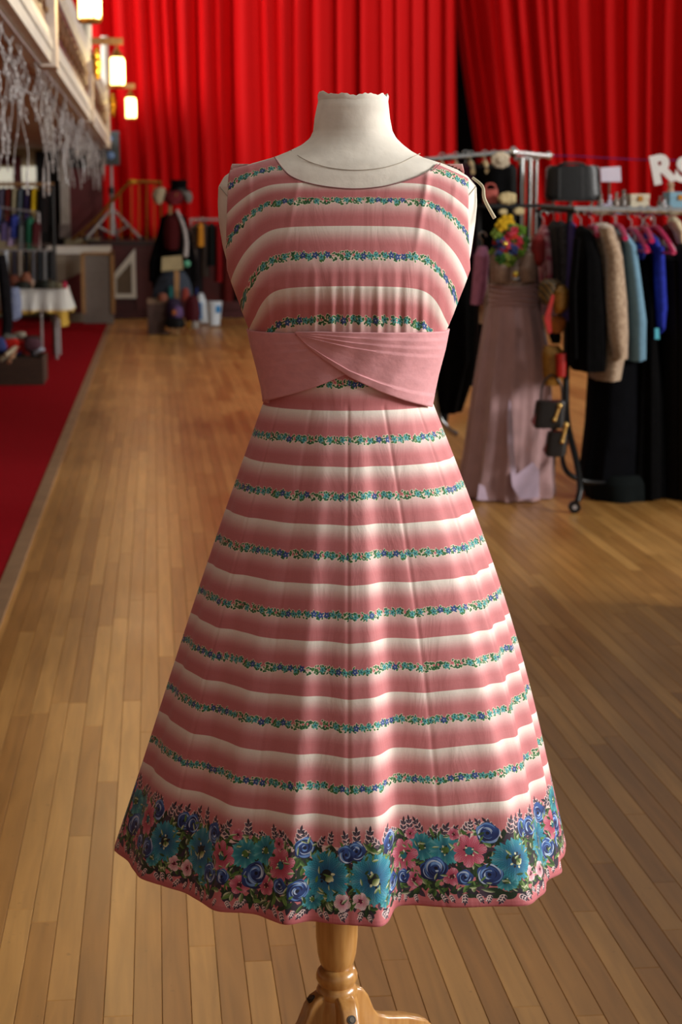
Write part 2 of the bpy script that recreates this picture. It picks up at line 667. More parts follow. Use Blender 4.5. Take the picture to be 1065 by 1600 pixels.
# icicle light strands under the cornice
gl = thing('icicle_light_garland', 'curtain of pale unlit icicle light strands hanging below the balcony', 'garland', (BX - .06, 14, BZ - .02))
strand_m = mat('clear_cable', (.74, .72, .72), .3, .2, 60)
MB().tube([(BX - .06, y, BZ - .012) for y in np.linspace(5, 25, 12)], .008, 5).build('carrier_cable', strand_m, gl)
rg = random.Random(3)
for k in range(140):
    y = 6.0 + 19.3 * ((k + rg.random()) / 140) ** 1.25
    ln = rg.choice([.2, .3, .35, .4, .5, .55, .75]) * (.85 if 9 < y < 17 else .62)
    xx = BX - .06 - rg.random() * .16
    pts = []
    ph = rg.random() * 6
    m = 9
    for i in range(m + 1):
        f = i / m
        pts.append((xx + .02 * math.sin(ph + f * 7), y + .05 * math.sin(ph * 2 + f * 6) * f, BZ - .01 - ln * f))
    if rg.random() < .3:      # looped end
        e = pts[-1]
        for t in np.linspace(.4, 3.4, 6):
            pts.append((e[0], e[1] + .07 - .07 * math.cos(t), e[2] - .10 * math.sin(t) if t < 3.2 else e[2] + .1))
    mb = MB().tube(pts, .0032, 4)
    for i in range(2, len(pts), 2):
        mb.ball(pts[i], .0075, 6, 4, sq=(1, 1, 1.5))
    mb.build('light_strand', strand_m, gl)

# ---------------------------------------------------------------- stage curtains
cur_m = bpy.data.materials.new('red_stage_velvet')
cur_m.use_nodes = True
b = cur_m.node_tree.nodes['Principled BSDF']
b.inputs['Base Color'].default_value = (*lin((.84, .03, .045)), 1)
b.inputs['Roughness'].default_value = .7
b.inputs['Specular IOR Level'].default_value = .15
b.inputs['Sheen Tint'].default_value = (1, .25, .2, 1)
nzc = cur_m.node_tree.nodes.new('ShaderNodeTexNoise')
nzc.inputs['Scale'].default_value = 1.2
mxc = cur_m.node_tree.nodes.new('ShaderNodeMix')
mxc.data_type = 'RGBA'
mxc.inputs[6].default_value = (*lin((.84, .03, .045)), 1)
mxc.inputs[7].default_value = (*lin((.76, .02, .035)), 1)
cur_m.node_tree.links.new(nzc.outputs['Fac'], mxc.inputs[0])
cur_m.node_tree.links.new(mxc.outputs[2], b.inputs['Base Color'])


def curtain(name, label, top_l, top_r, bot_l, bot_r, zt, zb, seed, per=.30, amp=.135, Y=YC):
    rg = np.random.RandomState(seed)
    nf = int((top_r - top_l) / per)
    n = nf * 14
    # fold phase with irregular spacing
    wts = rg.uniform(.45, 1.7, nf)
    ph = np.concatenate([[0], np.cumsum(wts)])
    ph = ph / ph[-1]
    s = np.linspace(0, 1, n + 1)
    fold = np.interp(s, ph, np.arange(nf + 1))
    am = np.interp(s, ph, rg.uniform(.45, 1.25, nf + 1))
    rows = 26
    mb = MB()
    vs = []
    slant = np.interp(s, ph, rg.uniform(-.10, .10, nf + 1))
    for i in range(rows + 1):
        f = i / rows
        xl = top_l + (bot_l - top_l) * f ** 1.4
        xr = top_r + (bot_r - top_r) * f
        z = zt + (zb - zt) * f
        X = xl + (xr - xl) * s + slant * f
        a = amp * am * (.75 + .35 * f)
        th = 2 * math.pi * fold + .5 * np.sin(f * 2.2 + np.interp(s, ph, rg.uniform(0, 0.01, nf + 1)))
        Yv = Y + a * np.sin(th) + .3 * a * np.sin(2.03 * th + .8) + .05 * np.sin(s * 23 + 1)
        Xo = X + .35 * a * np.cos(th)
        vs += list(zip(Xo, Yv, [z] * (n + 1)))
    fs = []
    for i in range(rows):
        for j in range(n):
            p = i * (n + 1) + j
            fs.append((p, p + 1, p + n + 2, p + n + 1))
    mb.add(vs, fs)
    o = mb.build(name, cur_m, loc=((bot_l + bot_r) / 2, Y, zb))
    so = o.modifiers.new('thick', 'SOLIDIFY')
    so.thickness = .012
    tag(o, label, 'curtain')
    return o


xg_t, xg_b = atY(703, 0, YC)[0], atY(704, 250, YC)[0]
xr_t, xr_b = atY(680, 0, YC + .42)[0], atY(766, 0, YC + .42)[0]
zt = 7.5
zf = atY(500, 0, YC)[2]
k = (zt - ST) / (zf - ST)
curtain('stage_curtain', 'red pleated stage curtain behind the dress form, wide panel beside the balcony', -3.2, xg_t, -3.0, xg_b, zt, ST + .02, 5)
curtain('stage_curtain', 'red pleated stage curtain above the clothes racks, drawn aside from the dark gap', xr_t, 9.4, xr_b, 9.2, zt, ST + .02, 11, Y=YC + .42)
struct('trim_1', MB().bbox(-3.4, RW, YC - .25, YC + .3, zt - .05, zt + .5), stage_m)
# ---------------------------------------------------------------- dress form and dress
DD = 2.8
d0 = ray(545, VPY)
d0 = np.array([d0[0], d0[1], 0.0])
d0 /= np.linalg.norm(d0)
DC = DD * d0
AX = np.array([d0[1], -d0[0], 0.0])
AYv = d0


def P(px, py):
    """pixel -> (x, z) on the upright plane through the form's axis."""
    d = ray(px, py)
    p = EYE + d * (DD / (d @ d0))
    return float((p - DC) @ AX), float(p[2])


def W(x, y, z):
    return DC + AX * x + AYv * y + np.array([0, 0, z])


# torso sections: py, left px, right px, half depth front, half depth back
TS = [(157, 497, 606, .050, .058), (166, 495, 607, .053, .062), (185, 491, 609, .054, .064), (205, 489, 613, .055, .066), (216, 484, 619, .058, .068),
      (226, 472, 629, .063, .072), (236, 452, 642, .070, .078), (246, 427, 660, .078, .084), (256, 392, 692, .086, .090), (265, 366, 714, .091, .094),
      (276, 350, 731, .096, .098), (292, 341, 744, .101, .102), (320, 340, 745, .106, .106), (350, 342, 742, .110, .108), (385, 348, 737, .117, .108),
      (421, 358, 731, .125, .106), (445, 365, 724, .128, .104), (470, 376, 713, .125, .102), (490, 382, 706, .119, .100), (514, 393, 694, .111, .098),
      (545, 400, 688, .105, .097), (575, 408, 680, .101, .098), (605, 415, 672, .099, .100), (625, 418, 669, .099, .103), (680, 405, 680, .108, .12), (760, 392, 692, .112, .13), (800, 420, 665, .09, .10)]
zt_ = np.array([P(545, r[0])[1] for r in TS])
aL = np.array([P(r[1], r[0])[0] for r in TS])
aR = np.array([P(r[2], r[0])[0] for r in TS])
bF = np.array([r[3] for r in TS])
bB = np.array([r[4] for r in TS])
_o = np.argsort(zt_)


def sec(z):
    f = lambda a: float(np.interp(z, zt_[_o], a[_o]))
    l, r = f(aL), f(aR)
    return (l + r) / 2, (r - l) / 2, f(bF), f(bB)


def front_y(x, z, off=0.0, ne=2.15, back=False):
    cx, a, bf, bb = sec(z)
    u = min(1.0, abs(x - cx) / (a + off))
    v = (1 - u ** ne) ** (1 / ne)
    return v * (bb + off) if back else -v * (bf + off)


# ---- the form
fz0 = P(545, 800)[1]
form = thing('dress_form', 'cream calico covered dress form on a turned wooden tripod stand', 'dress form', (DC[0], DC[1], 0))
calico = mat('cream_calico', (.91, .885, .835), .9, .05, 30, bump=.08, bscale=60)
rows = np.concatenate([np.linspace(zt_[0], P(545, 300)[1], 46), np.linspace(P(545, 305)[1], fz0, 60)])
rings = []
NS = 72
for z in rows:
    cx, a, bf, bb = sec(z)
    ring = []
    for k in range(NS):
        th = 2 * math.pi * k / NS
        c, s = math.cos(th), math.sin(th)
        ne = 2.15
        px_ = math.copysign(abs(c) ** (2 / ne), c) * a
        py_ = math.copysign(abs(s) ** (2 / ne), s) * (bb if s > 0 else bf)
        ring.append(W(cx + px_, py_, z))
    rings.append(ring)
MB().rings(rings, cap0=False).build('torso', calico, form)
# crumpled cloth gathered over the top of the neck
cx, a, bf, bb = sec(zt_[0])
capr = []
rg = np.random.RandomState(4)
jit = rg.rand(NS)
jit = (jit + np.roll(jit, 1) + np.roll(jit, 2)) / 3
for rr, dz in ((1.0, -.004), (1.02, .002), (.985, .006), (.9, .004), (.72, -.002), (.45, -.006), (.15, -.007)):
    ring = []
    for k in range(NS):
        th = 2 * math.pi * k / NS
        c, s = math.cos(th), math.sin(th)
        fz = dz + (.011 * (jit[k] - .45) if dz > 0 else .004 * (jit[(k * 3) % NS] - .5)) + (.006 * math.exp(-((th - 3.5) / .5) ** 2) if dz > 0 else 0)
        ring.append(W(cx + c * a * rr, s * (bb if s > 0 else bf) * rr, zt_[0] + fz))
    capr.append(ring)
MB().rings(capr, cap0=False).build('neck_cap', calico, form)
# seam where the neck piece joins the shoulders
pts = []
for px_, py_ in ((455, 236), (470, 247), (490, 257), (520, 265), (556, 268), (592, 265), (622, 257), (642, 247), (656, 240)):
    x, z = P(px_, py_)
    pts.append(W(x, front_y(x, z, .001), z))
MB().tube(smooth_path(pts, 5), .0006, 6).build('neck_seam', mat('calico_seam', (.70, .66, .60), .9), form)
# shoulder seams / arm plate lines
for sx in (-1, 1):
    pts = []
    for py_ in (292, 297, 302, 308):
        px_ = 345 + (py_ - 292) * .9 if sx < 0 else 741 - (py_ - 292) * .9
        x, z = P(px_, py_)
        pts.append(W(x, front_y(x, z, .0006), z))
    MB().tube(pts, .0009, 5).build('arm_plate_seam', mat('calico_seam', (.70, .66, .60), .9), form)
# tie cord off the right shoulder
cp = [W(*p) for p in [(P(737, 281)[0], -.012, P(737, 281)[1] + .003), (P(748, 292)[0] + .004, -.02, P(748, 292)[1]), (P(755, 312)[0], -.025, P(755, 312)[1]), (P(770, 341)[0], -.03, P(770, 341)[1])]]
cp = smooth_path(cp, 6)
MB().tube(cp, [.0022 + .0010 * i / len(cp) for i in range(len(cp))], 8).build('tie_cord', mat('cream_tape', (.80, .76, .64), .8), form)

# turned pole and ring collars
pxo = P(526, 1500)[0]
pc = W(pxo, 0, 0)
zr = P(526, 1528)[1]            # collar height
hw = lambda px1, px2, py: (P(px2, py)[0] - P(px1, py)[0]) / 2
prof = [(.024, zr + .02), (.0285, zr + .030), (.032, zr + .045), (.0348, zr + .075), (.0352, zr + .11), (.033, zr + .16), (.028, zr + .22), (.024, zr + .26), (.02, .86)]
MB().lathe(pc, prof, 32).build('pole', M['wood'], form)
coll = []
for r, dz in ((.024, -.034), (.031, -.032), (.034, -.026), (.0345, -.020), (.032, -.013), (.029, -.010), (.031, -.006), (.0345, .001), (.0345, .008), (.032, .015), (.027, .02), (.022, .021)):
    coll.append((r, zr + dz))
MB().lathe(pc, coll, 32).build('ring_collar', M['wood'], form)
MB().lathe(pc, [(.03, zr - .16), (.036, zr - .15), (.037, zr - .05), (.032, zr - .03)], 32).build('hub', M['wood'], form)


def leg(angle, screw):
    # side profile (radial r, z) of an S-curved slab leg
    zb = zr - .020
    outer = [(.010, zb), (.030, zb + .002), (.045, zb - .005), (.055, zb - .018), (.061, zb - .032), (.068, zb - .048), (.078, zb - .060), (.098, zb - .069), (.14, zb - .080), (.18, zb - .097), (.22, zb - .140),
             (.245, .045), (.25, .012), (.235, 0.0)]
    inner = [(.20, 0.0), (.19, .035), (.15, .085), (.11, .105), (.07, .105), (.04, .09), (.01, .09)]
    pr = outer + inner
    dr = AX * math.cos(angle) + AYv * math.sin(angle)
    sd = np.array([-dr[1], dr[0], 0])
    th = .032
    a = [pc + dr * r + np.array([0, 0, z]) - sd * th / 2 for r, z in pr]
    mb = MB().poly(a, sd * th)
    o = mb.build('leg', M['wood'], form, smooth=False)
    bv = o.modifiers.new('soft', 'BEVEL')
    bv.width = .006
    bv.segments = 3
    bv.limit_method = 'ANGLE'
    bv.angle_limit = math.radians(35)
    o.data.polygons.foreach_set('use_smooth', [True] * len(o.data.polygons))
    if screw:
        c = pc + dr * screw[0] + np.array([0, 0, screw[1]])
        nrm = dr * screw[2] + np.array([0, 0, screw[3]])
        nrm = nrm / np.linalg.norm(nrm)
        MB().tube([c - nrm * .006, c + nrm * .0012], .0072, 14).build('screw', mat('screw_hole', (.16, .10, .05), .5), o)
        MB().tube([c - nrm * .002, c + nrm * .0022], .0045, 12).build('screw_head', mat('screw_steel', (.45, .42, .38), .35, metal=.9), o)


leg(math.radians(-66), (.0600, zr - .048, 1, .5))
leg(math.radians(-154), (.047, zr - .0265, .45, 1))
leg(math.radians(36), None)

# ---- fabric print, painted into an image by the script
TH_, TW_ = 2350, 1600                  # 0.4 mm per pixel
MMPX = 0.0004

# skirt shape
HEMZ = P(545, 1325)[1]
hem_px = [(178, 1331), (190, 1339), (205, 1347), (210, 1360), (214, 1373), (250, 1382), (290, 1395), (315, 1410), (337, 1425), (368, 1426), (400, 1428), (428, 1440), (450, 1448), (466, 1442), (482, 1438), (530, 1445),
          (570, 1447), (597, 1450), (606, 1444), (611, 1430), (617, 1415), (650, 1414), (700, 1418), (770, 1416), (822, 1416), (836, 1412), (843, 1402), (848, 1389), (862, 1375), (874, 1360), (876, 1345), (883, 1312)]
hem = []
for p in hem_px:
    q = atZ(p[0], p[1], HEMZ) - DC
    hem.append((float(q @ AX), float(q @ AYv)))
ang = [math.atan2(x, -y) for x, y in hem]           # 0 = towards camera, + = right
rad = [math.hypot(x, y) for x, y in hem]
for i in range(1, len(ang)):
    ang[i] = max(ang[i], ang[i - 1] + .004)
a1, a0 = ang[-1], ang[0] + 2 * math.pi
nb = 23
for i in range(1, nb):
    f = i / nb
    ang.append(a1 + (a0 - a1) * f)
    rad.append(rad[len(hem) - 1] * (1 - f) + rad[0] * f - .012 + .022 * math.cos(i * 2 * math.pi / 3.6))
ang = np.array(ang)
rad = np.array(rad)
order = np.argsort(ang)
ang, rad = ang[order], rad[order]
fine = np.linspace(ang[0], ang[0] + 2 * math.pi, 2000)
ae = np.concatenate([ang - 2 * math.pi, ang, ang + 2 * math.pi])
re = np.concatenate([rad, rad, rad])
rf = np.interp(fine, ae, re)
ker = np.hanning(47)
ker /= ker.sum()
rf = np.convolve(np.concatenate([rf[-60:-1], rf, rf[1:60]]), ker, 'same')[59:59 + len(fine)]
kb = np.hanning(700)
kb /= kb.sum()
rfsm = np.convolve(np.concatenate([rf[:-1], rf, rf[1:]]), kb, 'same')[len(rf) - 1:2 * len(rf) - 1]
arc = np.concatenate([[0], np.cumsum(np.hypot(np.diff(rf * np.sin(fine)), np.diff(rf * np.cos(fine))))])
NC = 760
th_c = np.interp(np.linspace(0, arc[-1], NC + 1), arc, fine)          # column angles
Rh = np.interp(th_c, fine, rf)
Rs = np.interp(th_c, fine, rfsm)
ZW = P(545, 627)[1]
ZTOP = P(545, 535)[1]
LS = math.hypot(ZW - HEMZ, .235)            # cloth length waist -> hem
NR0, NR = 16, 210


def ell_r(th, a, b):
    return 1 / np.sqrt((np.sin(th) / a) ** 2 + (np.cos(th) / b) ** 2)


def torso_r(z, off):
    cx, a, bf, bb = sec(z)
    r1 = ell_r(th_c, a + off, bf + off)
    r2 = ell_r(th_c, a + off, bb + off)
    return np.where(np.cos(th_c) > 0, r1, r2), cx


dev = Rh - Rs
w0, cxw = torso_r(ZW, .006)
rgk = np.random.RandomState(12)
Pts = np.zeros((NR0 + NR + 1, NC + 1, 3))
Tc = np.zeros(NR0 + NR + 1)
for i in range(NR0 + NR + 1):
    if i < NR0:
        f = i / NR0
        z = ZTOP + (ZW - ZTOP) * f
        r, cx = torso_r(z, .006)
        Tc[i] = LS + (z - ZW)
    else:
        t = (i - NR0) / NR
        z = ZW + (HEMZ - ZW) * t
        Tc[i] = LS * (1 - t)
        amp = .067 + .035 * np.sin(th_c)
        g = t + amp * math.sin(math.pi * t)
        fo = t ** 1.15 * (1 - .25 * math.sin(math.pi * t))
        r = w0 + (Rs - w0) * g + dev * fo
        # soft vertical drape between the seams, stronger half way down
        r = r + .0013 * math.sin(math.pi * min(1, t * 1.05)) * (np.sin(th_c * 17 + 1.3) + .7 * np.sin(th_c * 29 + .4 + t)) * (.4 + .6 * t)
        # sharper folds gathering towards the side seams
        wr_ = np.exp(-((th_c - math.radians(66)) / math.radians(17)) ** 4)
        wl_ = np.exp(-((th_c + math.radians(72)) / math.radians(15)) ** 4)
        r = r + t ** 1.2 * (1 - .55 * t ** 3) * (.0115 * wr_ * np.sin(th_c * 25 + 1.5 * t) + .006 * wl_ * np.sin(th_c * 19 + 1 + t))
        # seams pull in a little
        gl_ = np.abs(((th_c / math.radians(30)) + .5) % 1.0 - .5) * math.radians(30) * r
        r = r - .0012 * np.exp(-(gl_ / .0030) ** 2)
        cx = cxw * (1 - t)
    X = cx + r * np.sin(th_c)
    Yv = -r * np.cos(th_c)
    Pts[i, :, 0], Pts[i, :, 1], Pts[i, :, 2] = X, Yv, z
jf = int(np.argmin(np.abs(th_c)))
ypx = np.array([project(W(*Pts[i, jf]))[1] for i in range(NR0 + NR + 1)])


def T_at(py):
    return float(np.interp(py, ypx, Tc))


GY = [602, 690, 778, 871, 964, 1051, 1137, 1233]
GT = [T_at(y) for y in GY]                  # garland heights above hem, falling
PER = (GT[0] - GT[-1]) / (len(GT) - 1)
GT = [GT[0] + 2 * PER, GT[0] + PER] + GT + [GT[-1] - PER]
BORD = T_at(1303)


def paint_print():
    rg = np.random.RandomState(21)
    Tm = (np.arange(TH_) + .5) * MMPX
    img = np.zeros((TH_, TW_, 3))
    deep = np.array([.775, .465, .475])
    pale = np.array([.90, .78, .755])
    white = np.array([.935, .905, .86])
    gts = np.array(GT)
    for i, T in enumerate(Tm):
        k = np.searchsorted(-gts, -T, side='right') - 1      # garland just above
        if k < 0:
            k, q = 0, 0
        elif k >= len(gts) - 1:
            q = (gts[-1] - T) / PER
        else:
            q = (gts[k] - T) / (gts[k] - gts[k + 1])
        q = q % 1.0
        if q < .475:
            f = min(1, max(0, (q - .05) / .28))
            f = f * f * (3 - 2 * f)
            c = pale * (1 - f) + deep * f
        else:
            f = min(1, max(0, (q - .48) / .34))
            f = f * f * (3 - 2 * f)
            c = white * (1 - f) + deep * f
        if T < BORD + .02:
            pass
        img[i] = c
    # uneven ombre edge and woven texture
    n = rg.rand(TH_ // 2 + 1, TW_ // 2 + 1)
    n = np.repeat(np.repeat(n, 2, 0), 2, 1)[:TH_, :TW_]
    w1 = rg.rand(TH_, 1) * .5 + rg.rand(1, TW_) * .5
    st = rg.rand(TH_, TW_ // 40 + 1)
    st = np.repeat(st, 40, 1)[:, :TW_]
    img *= (1 + .030 * (n - .5) + .028 * (w1 - .5) + .02 * (st - .5))[:, :, None]

    def win(cx, cy, r):
        x0, x1 = int(cx - r - 2), int(cx + r + 3)
        y0, y1 = max(0, int(cy - r - 2)), min(TH_, int(cy + r + 3))
        ys, xs = np.mgrid[y0:y1, x0:x1]
        return xs - cx, ys - cy, xs % TW_, ys

    def put(m, xs, ys, c):
        m = np.clip(m, 0, 1)[:, :, None]
        img[ys, xs] = img[ys, xs] * (1 - m) + c * m

    def leaf(cx, cy, ln, wd, a, col, col2=None, line=None):
        dx, dy, xs, ys = win(cx, cy, ln)
        if dx.size == 0:
            return
        u = dx * math.cos(a) + dy * math.sin(a)
        v = -dx * math.sin(a) + dy * math.cos(a)
        s = np.clip(1 - (u / ln) ** 2, 0, 1) * wd * (1 - .25 * u / ln)
        m = np.clip(s - np.abs(v) + .5, 0, 1) * (np.abs(u) < ln)
        c = np.array(col)[None, None, :] * np.ones(dx.shape + (1,))
        if col2 is not None:
            f = np.clip(.5 + v / (wd + .1) * .7, 0, 1)[:, :, None]
            c = c * (1 - f) + np.array(col2) * f
        put(m, xs, ys, c)
        if line is not None:
            m2 = np.clip(1.0 - np.abs(v) / max(.8, wd * .12), 0, 1) * (np.abs(u) < ln * .8) * .8
            put(m2, xs, ys, np.array(line))

    def flower(cx, cy, R, npet, edge, mid, core, sharp=.5, ruff=.0, dark=None):
        dx, dy, xs, ys = win(cx, cy, R * 1.1)
        r = np.hypot(dx, dy)
        th = np.arctan2(dy, dx) + rg.rand() * 6
        rim = R * (1 - sharp * (1 - np.abs(np.cos(npet * th / 2)) ** .6) + ruff * np.sin(th * 23 + rg.rand() * 6) + ruff * .7 * np.sin(th * 37))
        m = np.clip(rim - r + .5, 0, 1)
        f = np.clip(r / R, 0, 1)[:, :, None]
        streak = (.5 + .5 * np.sin(th * npet * 5 + 2 * np.sin(r * .35)))[:, :, None]
        c = np.array(mid) * (1 - f) + np.array(edge) * f
        c = c * (1 - .28 * streak * (1 - f * .3)) + .0
        hi = np.clip(np.cos(npet * th / 2)[:, :, None] ** 8, 0, 1) * np.clip((f - .35) * 2, 0, 1) * .45
        c = c * (1 - hi) + np.array([.93, .9, .9]) * hi * .6 + np.array(edge) * hi * .4
        if dark is not None:
            g = np.clip(1 - np.abs(np.sin(npet * th / 2)) * 6, 0, 1)[:, :, None] * np.clip(1.2 - f, 0, 1) * .7
            c = c * (1 - g) + np.array(dark) * g
        put(m, xs, ys, c)
        put(np.clip(R * .24 - r + .5, 0, 1), xs, ys, np.array(core))
        for q in range(9):
            a = rg.rand() * 6.28
            e = R * (.20 + .14 * rg.rand())
            leaf(cx + e * math.cos(a), cy + e * math.sin(a), R * .07, R * .05, a, (.10, .09, .12) if q % 2 else (.85, .85, .7))

    def rose(cx, cy, R):
        dx, dy, xs, ys = win(cx, cy, R * 1.1)
        r = np.hypot(dx, dy)
        th = np.arctan2(dy, dx)
        m = np.clip(R * (1 + .06 * np.sin(5 * th + 1)) - r + .5, 0, 1)
        sh = np.clip(.45 + .45 * dy / R + .12 * np.sin(3 * th + cx), 0, 1)[:, :, None]
        a, b_, w_ = np.array([.09, .13, .32]), np.array([.22, .38, .66]), np.array([.80, .86, .93])
        put(m, xs, ys, a * (1 - sh) + b_ * sh)
        for q in range(15):
            rk = R * rg.uniform(.25, .95)
            t0, sp_ = rg.rand() * 6.28, rg.uniform(.5, 1.5)
            da = (th - t0 + math.pi) % (2 * math.pi) - math.pi
            wd_ = R * rg.uniform(.04, .10) * np.clip(1 - (da / sp_) ** 2, 0, 1)
            e_ = np.abs(r - rk * (1 + .12 * da)) 
            m2 = np.clip(wd_ - e_ + .5, 0, 1) * (wd_ > .2) * m * .85
            cc = (w_, (.45, .62, .85), (.07, .10, .26))[q % 3]
            put(m2, xs, ys, np.array(cc))
        put(np.clip(R * .16 - r + .5, 0, 1), xs, ys, np.array([.05, .06, .16]))

    px = 1 / MMPX / 1000.0        # pixels per mm
    # ---- small garland, painted once then copied to each stripe
    gh = int(22 * px)
    gy0 = int(GT[-2] / MMPX)
    bg = img[gy0 - gh:gy0 + gh].copy()
    items = []
    u = 0.0
    while u < TW_ - 4 * px:
        kind = rg.choice(['teal', 'blue', 'teal', 'pink', 'leaf'])
        items.append((u + 3 * px, gy0 + rg.uniform(-1.6, 1.6) * px, kind))
        u += {'teal': 10.2, 'blue': 10.2, 'pink': 6.4, 'leaf': 5.0}[kind] * px
    cream = (.93, .89, .80)
    grn = [(.20, .40, .22), (.26, .46, .24), (.14, .33, .22)]
    lv = []
    for cx, cy, kd in items:
        for q in range(9):
            a = rg.rand() * 6.28
            e = rg.uniform(3.2, 6.2) * px
            lv.append((cx + e * math.cos(a) * 1.05, np.clip(cy + e * math.sin(a), gy0 - 7.0 * px, gy0 + 7.0 * px), rg.uniform(1.8, 2.8) * px, rg.uniform(.9, 1.4) * px, rg.rand() * 3.14, grn[rg.randint(3)]))
    for l in lv:
        leaf(l[0], l[1], l[2] + 1.0 * px, l[3] + .8 * px, l[4], cream)
    for l in lv:
        leaf(*l)
    for cx, cy, kd in items:
        if kd in ('teal', 'blue'):
            R = 4.9 * px
            col = (.13, .52, .52) if kd == 'teal' else (.15, .25, .50)
            for q in range(5):
                a = q * 1.2566 + cx
                leaf(cx + R * .55 * math.cos(a), cy + R * .55 * math.sin(a), R * .62, R * .36, a, col, (.55, .78, .76) if kd == 'teal' else (.28, .38, .62))
            leaf(cx, cy, 1.1 * px, 1.1 * px, 0, (.10, .14, .30) if kd == 'teal' else (.75, .8, .8))
        elif kd == 'pink':
            leaf(cx, cy, 1.9 * px, 1.8 * px, .6, (.78, .28, .36))
            leaf(cx, cy, .7 * px, .7 * px, .6, (.93, .8, .7))
    pat = img[gy0 - gh:gy0 + gh].copy()
    msk = (np.abs(pat - bg).max(2) > .004)[:, :, None]
    for j, T in enumerate(GT):
        y0 = int(T / MMPX)
        if j == len(GT) - 2 or y0 + gh >= TH_ or y0 - gh < int(BORD / MMPX) or y0 - gh < 0:
            continue
        s = int(rg.randint(TW_))
        pp, mm = np.roll(pat, s, 1), np.roll(msk, s, 1)
        reg = img[y0 - gh:y0 + gh]
        img[y0 - gh:y0 + gh] = reg * (1 - mm) + pp * mm
    # ---- the deep flowered border
    top = BORD / MMPX
    y_lo = int(8 * px)
    img[:int(top * .55)] = deep * np.array([1.0, .95, .97])
    img[:y_lo] = np.array([.74, .40, .42])
    dk = [(.20, .16, .21), (.26, .20, .26), (.15, .13, .17)]
    gre = [(.16, .27, .12), (.27, .40, .16), (.36, .50, .24), (.11, .19, .11)]
    # dark underlay
    for q in range(900):
        leaf(rg.rand() * TW_, rg.uniform(17 * px, top - 20 * px), rg.uniform(7, 13) * px, rg.uniform(3, 5) * px, rg.rand() * 3.14, dk[rg.randint(3)] if q % 2 else gre[3])

    # sprays of grey-violet leaves at the upper and lower edges
    def spray(cx, cy, a, n, s):
        for side in range(n):
            t = side / n
            bx, by = cx + math.cos(a) * s * t * 17 * px, cy + math.sin(a) * s * t * 17 * px
            for sg in (-1, 1):
                la = a + sg * .75
                x_, y_ = bx + math.cos(la) * 3.5 * s * px, by + math.sin(la) * 3.5 * s * px
                L_, W_ = 4.4 * s * px * (1 - .35 * t), 1.75 * s * px
                leaf(x_ - .5 * px, y_ + .5 * px, L_ + .9 * px, W_ + .7 * px, la, (.93, .84, .82))
                leaf(x_, y_, L_, W_, la, dk[rg.randint(3)], (.30, .25, .31), (.62, .56, .58) if s > 1 else None)
        e = (cx + math.cos(a) * s * 18 * px, cy + math.sin(a) * s * 18 * px)
        leaf(e[0], e[1], 4.2 * s * px, 1.6 * s * px, a, dk[0])

    for q in range(40):
        spray(q * TW_ / 40 + rg.uniform(-4, 4) * px, top - rg.uniform(15, 24) * px, math.pi / 2 + rg.uniform(-1.15, 1.15), 3, rg.uniform(.85, 1.35))
    for q in range(38):
        spray(q * TW_ / 38 + rg.uniform(-4, 4) * px, rg.uniform(15, 21) * px, -math.pi / 2 + rg.uniform(-.9, .9), 3, rg.uniform(.55, .8))
    # green and cream leaves
    for q in range(520):
        g_ = gre[rg.randint(4)]
        cr_ = (.80, .80, .66) if rg.rand() < .55 else (.45, .58, .30)
        leaf(rg.rand() * TW_, rg.uniform(20 * px, top - 16 * px), rg.uniform(6, 10.5) * px, rg.uniform(2.3, 3.8) * px, rg.rand() * 3.14 + .3, g_, cr_ if rg.rand() < .6 else gre[rg.randint(3)], (.12, .16, .10))
    lay = [(40, 62, 'teal', 36), (106, 74, 'pink', 27), (74, 98, 'rose', 17), (80, 40, 'rose', 16), (143, 84, 'teal2', 24), (132, 38, 'spink', 15), (157, 52, 'rose', 17), (14, 30, 'wpink', 13), (8, 96, 'rose', 15), (112, 42, 'rose', 12), (60, 30, 'teal2', 15), (122, 105, 'spink', 10)]
    sc_v = (top / px - 12) / 118.0
    for rep in range(4):
        for u, v, kd, R in sorted(lay, key=lambda e: -e[3] if e[2] in ('teal2',) else 0):
            uu = u if rep % 2 == 0 else 160 - u
            cx = (rep * 160 + uu + rg.uniform(-5, 5)) * px
            cy = (4 + (v + rg.uniform(-4, 4)) * sc_v * 1.04) * px
            R = R * rg.uniform(.9, 1.08) * px * min(1, sc_v * 1.05)
            if kd == 'teal':
                flower(cx, cy, R, 9, (.20, .62, .68), (.10, .30, .52), (.08, .09, .10), .16, .045, (.06, .12, .30))
                leaf(cx + .1 * R, cy - .1 * R, R * .2, R * .14, .6, (.88, .88, .70), (.35, .42, .2))
            elif kd == 'teal2':
                flower(cx, cy, R, 9, (.24, .66, .68), (.11, .38, .50), (.30, .42, .18), .18, .05)
            elif kd == 'pink':
                flower(cx, cy, R, 7, (.87, .47, .55), (.72, .22, .32), (.10, .38, .42), .34, .01, (.55, .10, .22))
            elif kd == 'spink':
                flower(cx, cy, R, 5, (.88, .50, .58), (.72, .22, .34), (.30, .06, .12), .25)
            elif kd == 'wpink':
                flower(cx, cy, R, 5, (.95, .86, .86), (.86, .46, .56), (.40, .06, .18), .25)
            else:
                rose(cx, cy, R)
    # last few bright leaves and berries on top
    for q in range(190):
        leaf(rg.rand() * TW_, rg.uniform(24 * px, top - 14 * px), rg.uniform(4, 7) * px, rg.uniform(1.3, 2.2) * px, rg.rand() * 3.14, gre[rg.randint(3)], (.86, .86, .74) if q % 2 else None)
    return np.clip(img, 0, 1)


arr = paint_print()
im = bpy.data.images.new('dress_print', TW_, TH_, alpha=False)
buf = np.ones((TH_, TW_, 4), np.float32)
buf[:, :, :3] = arr
im.pixels.foreach_set(buf.ravel())
im.update()
im.pack()


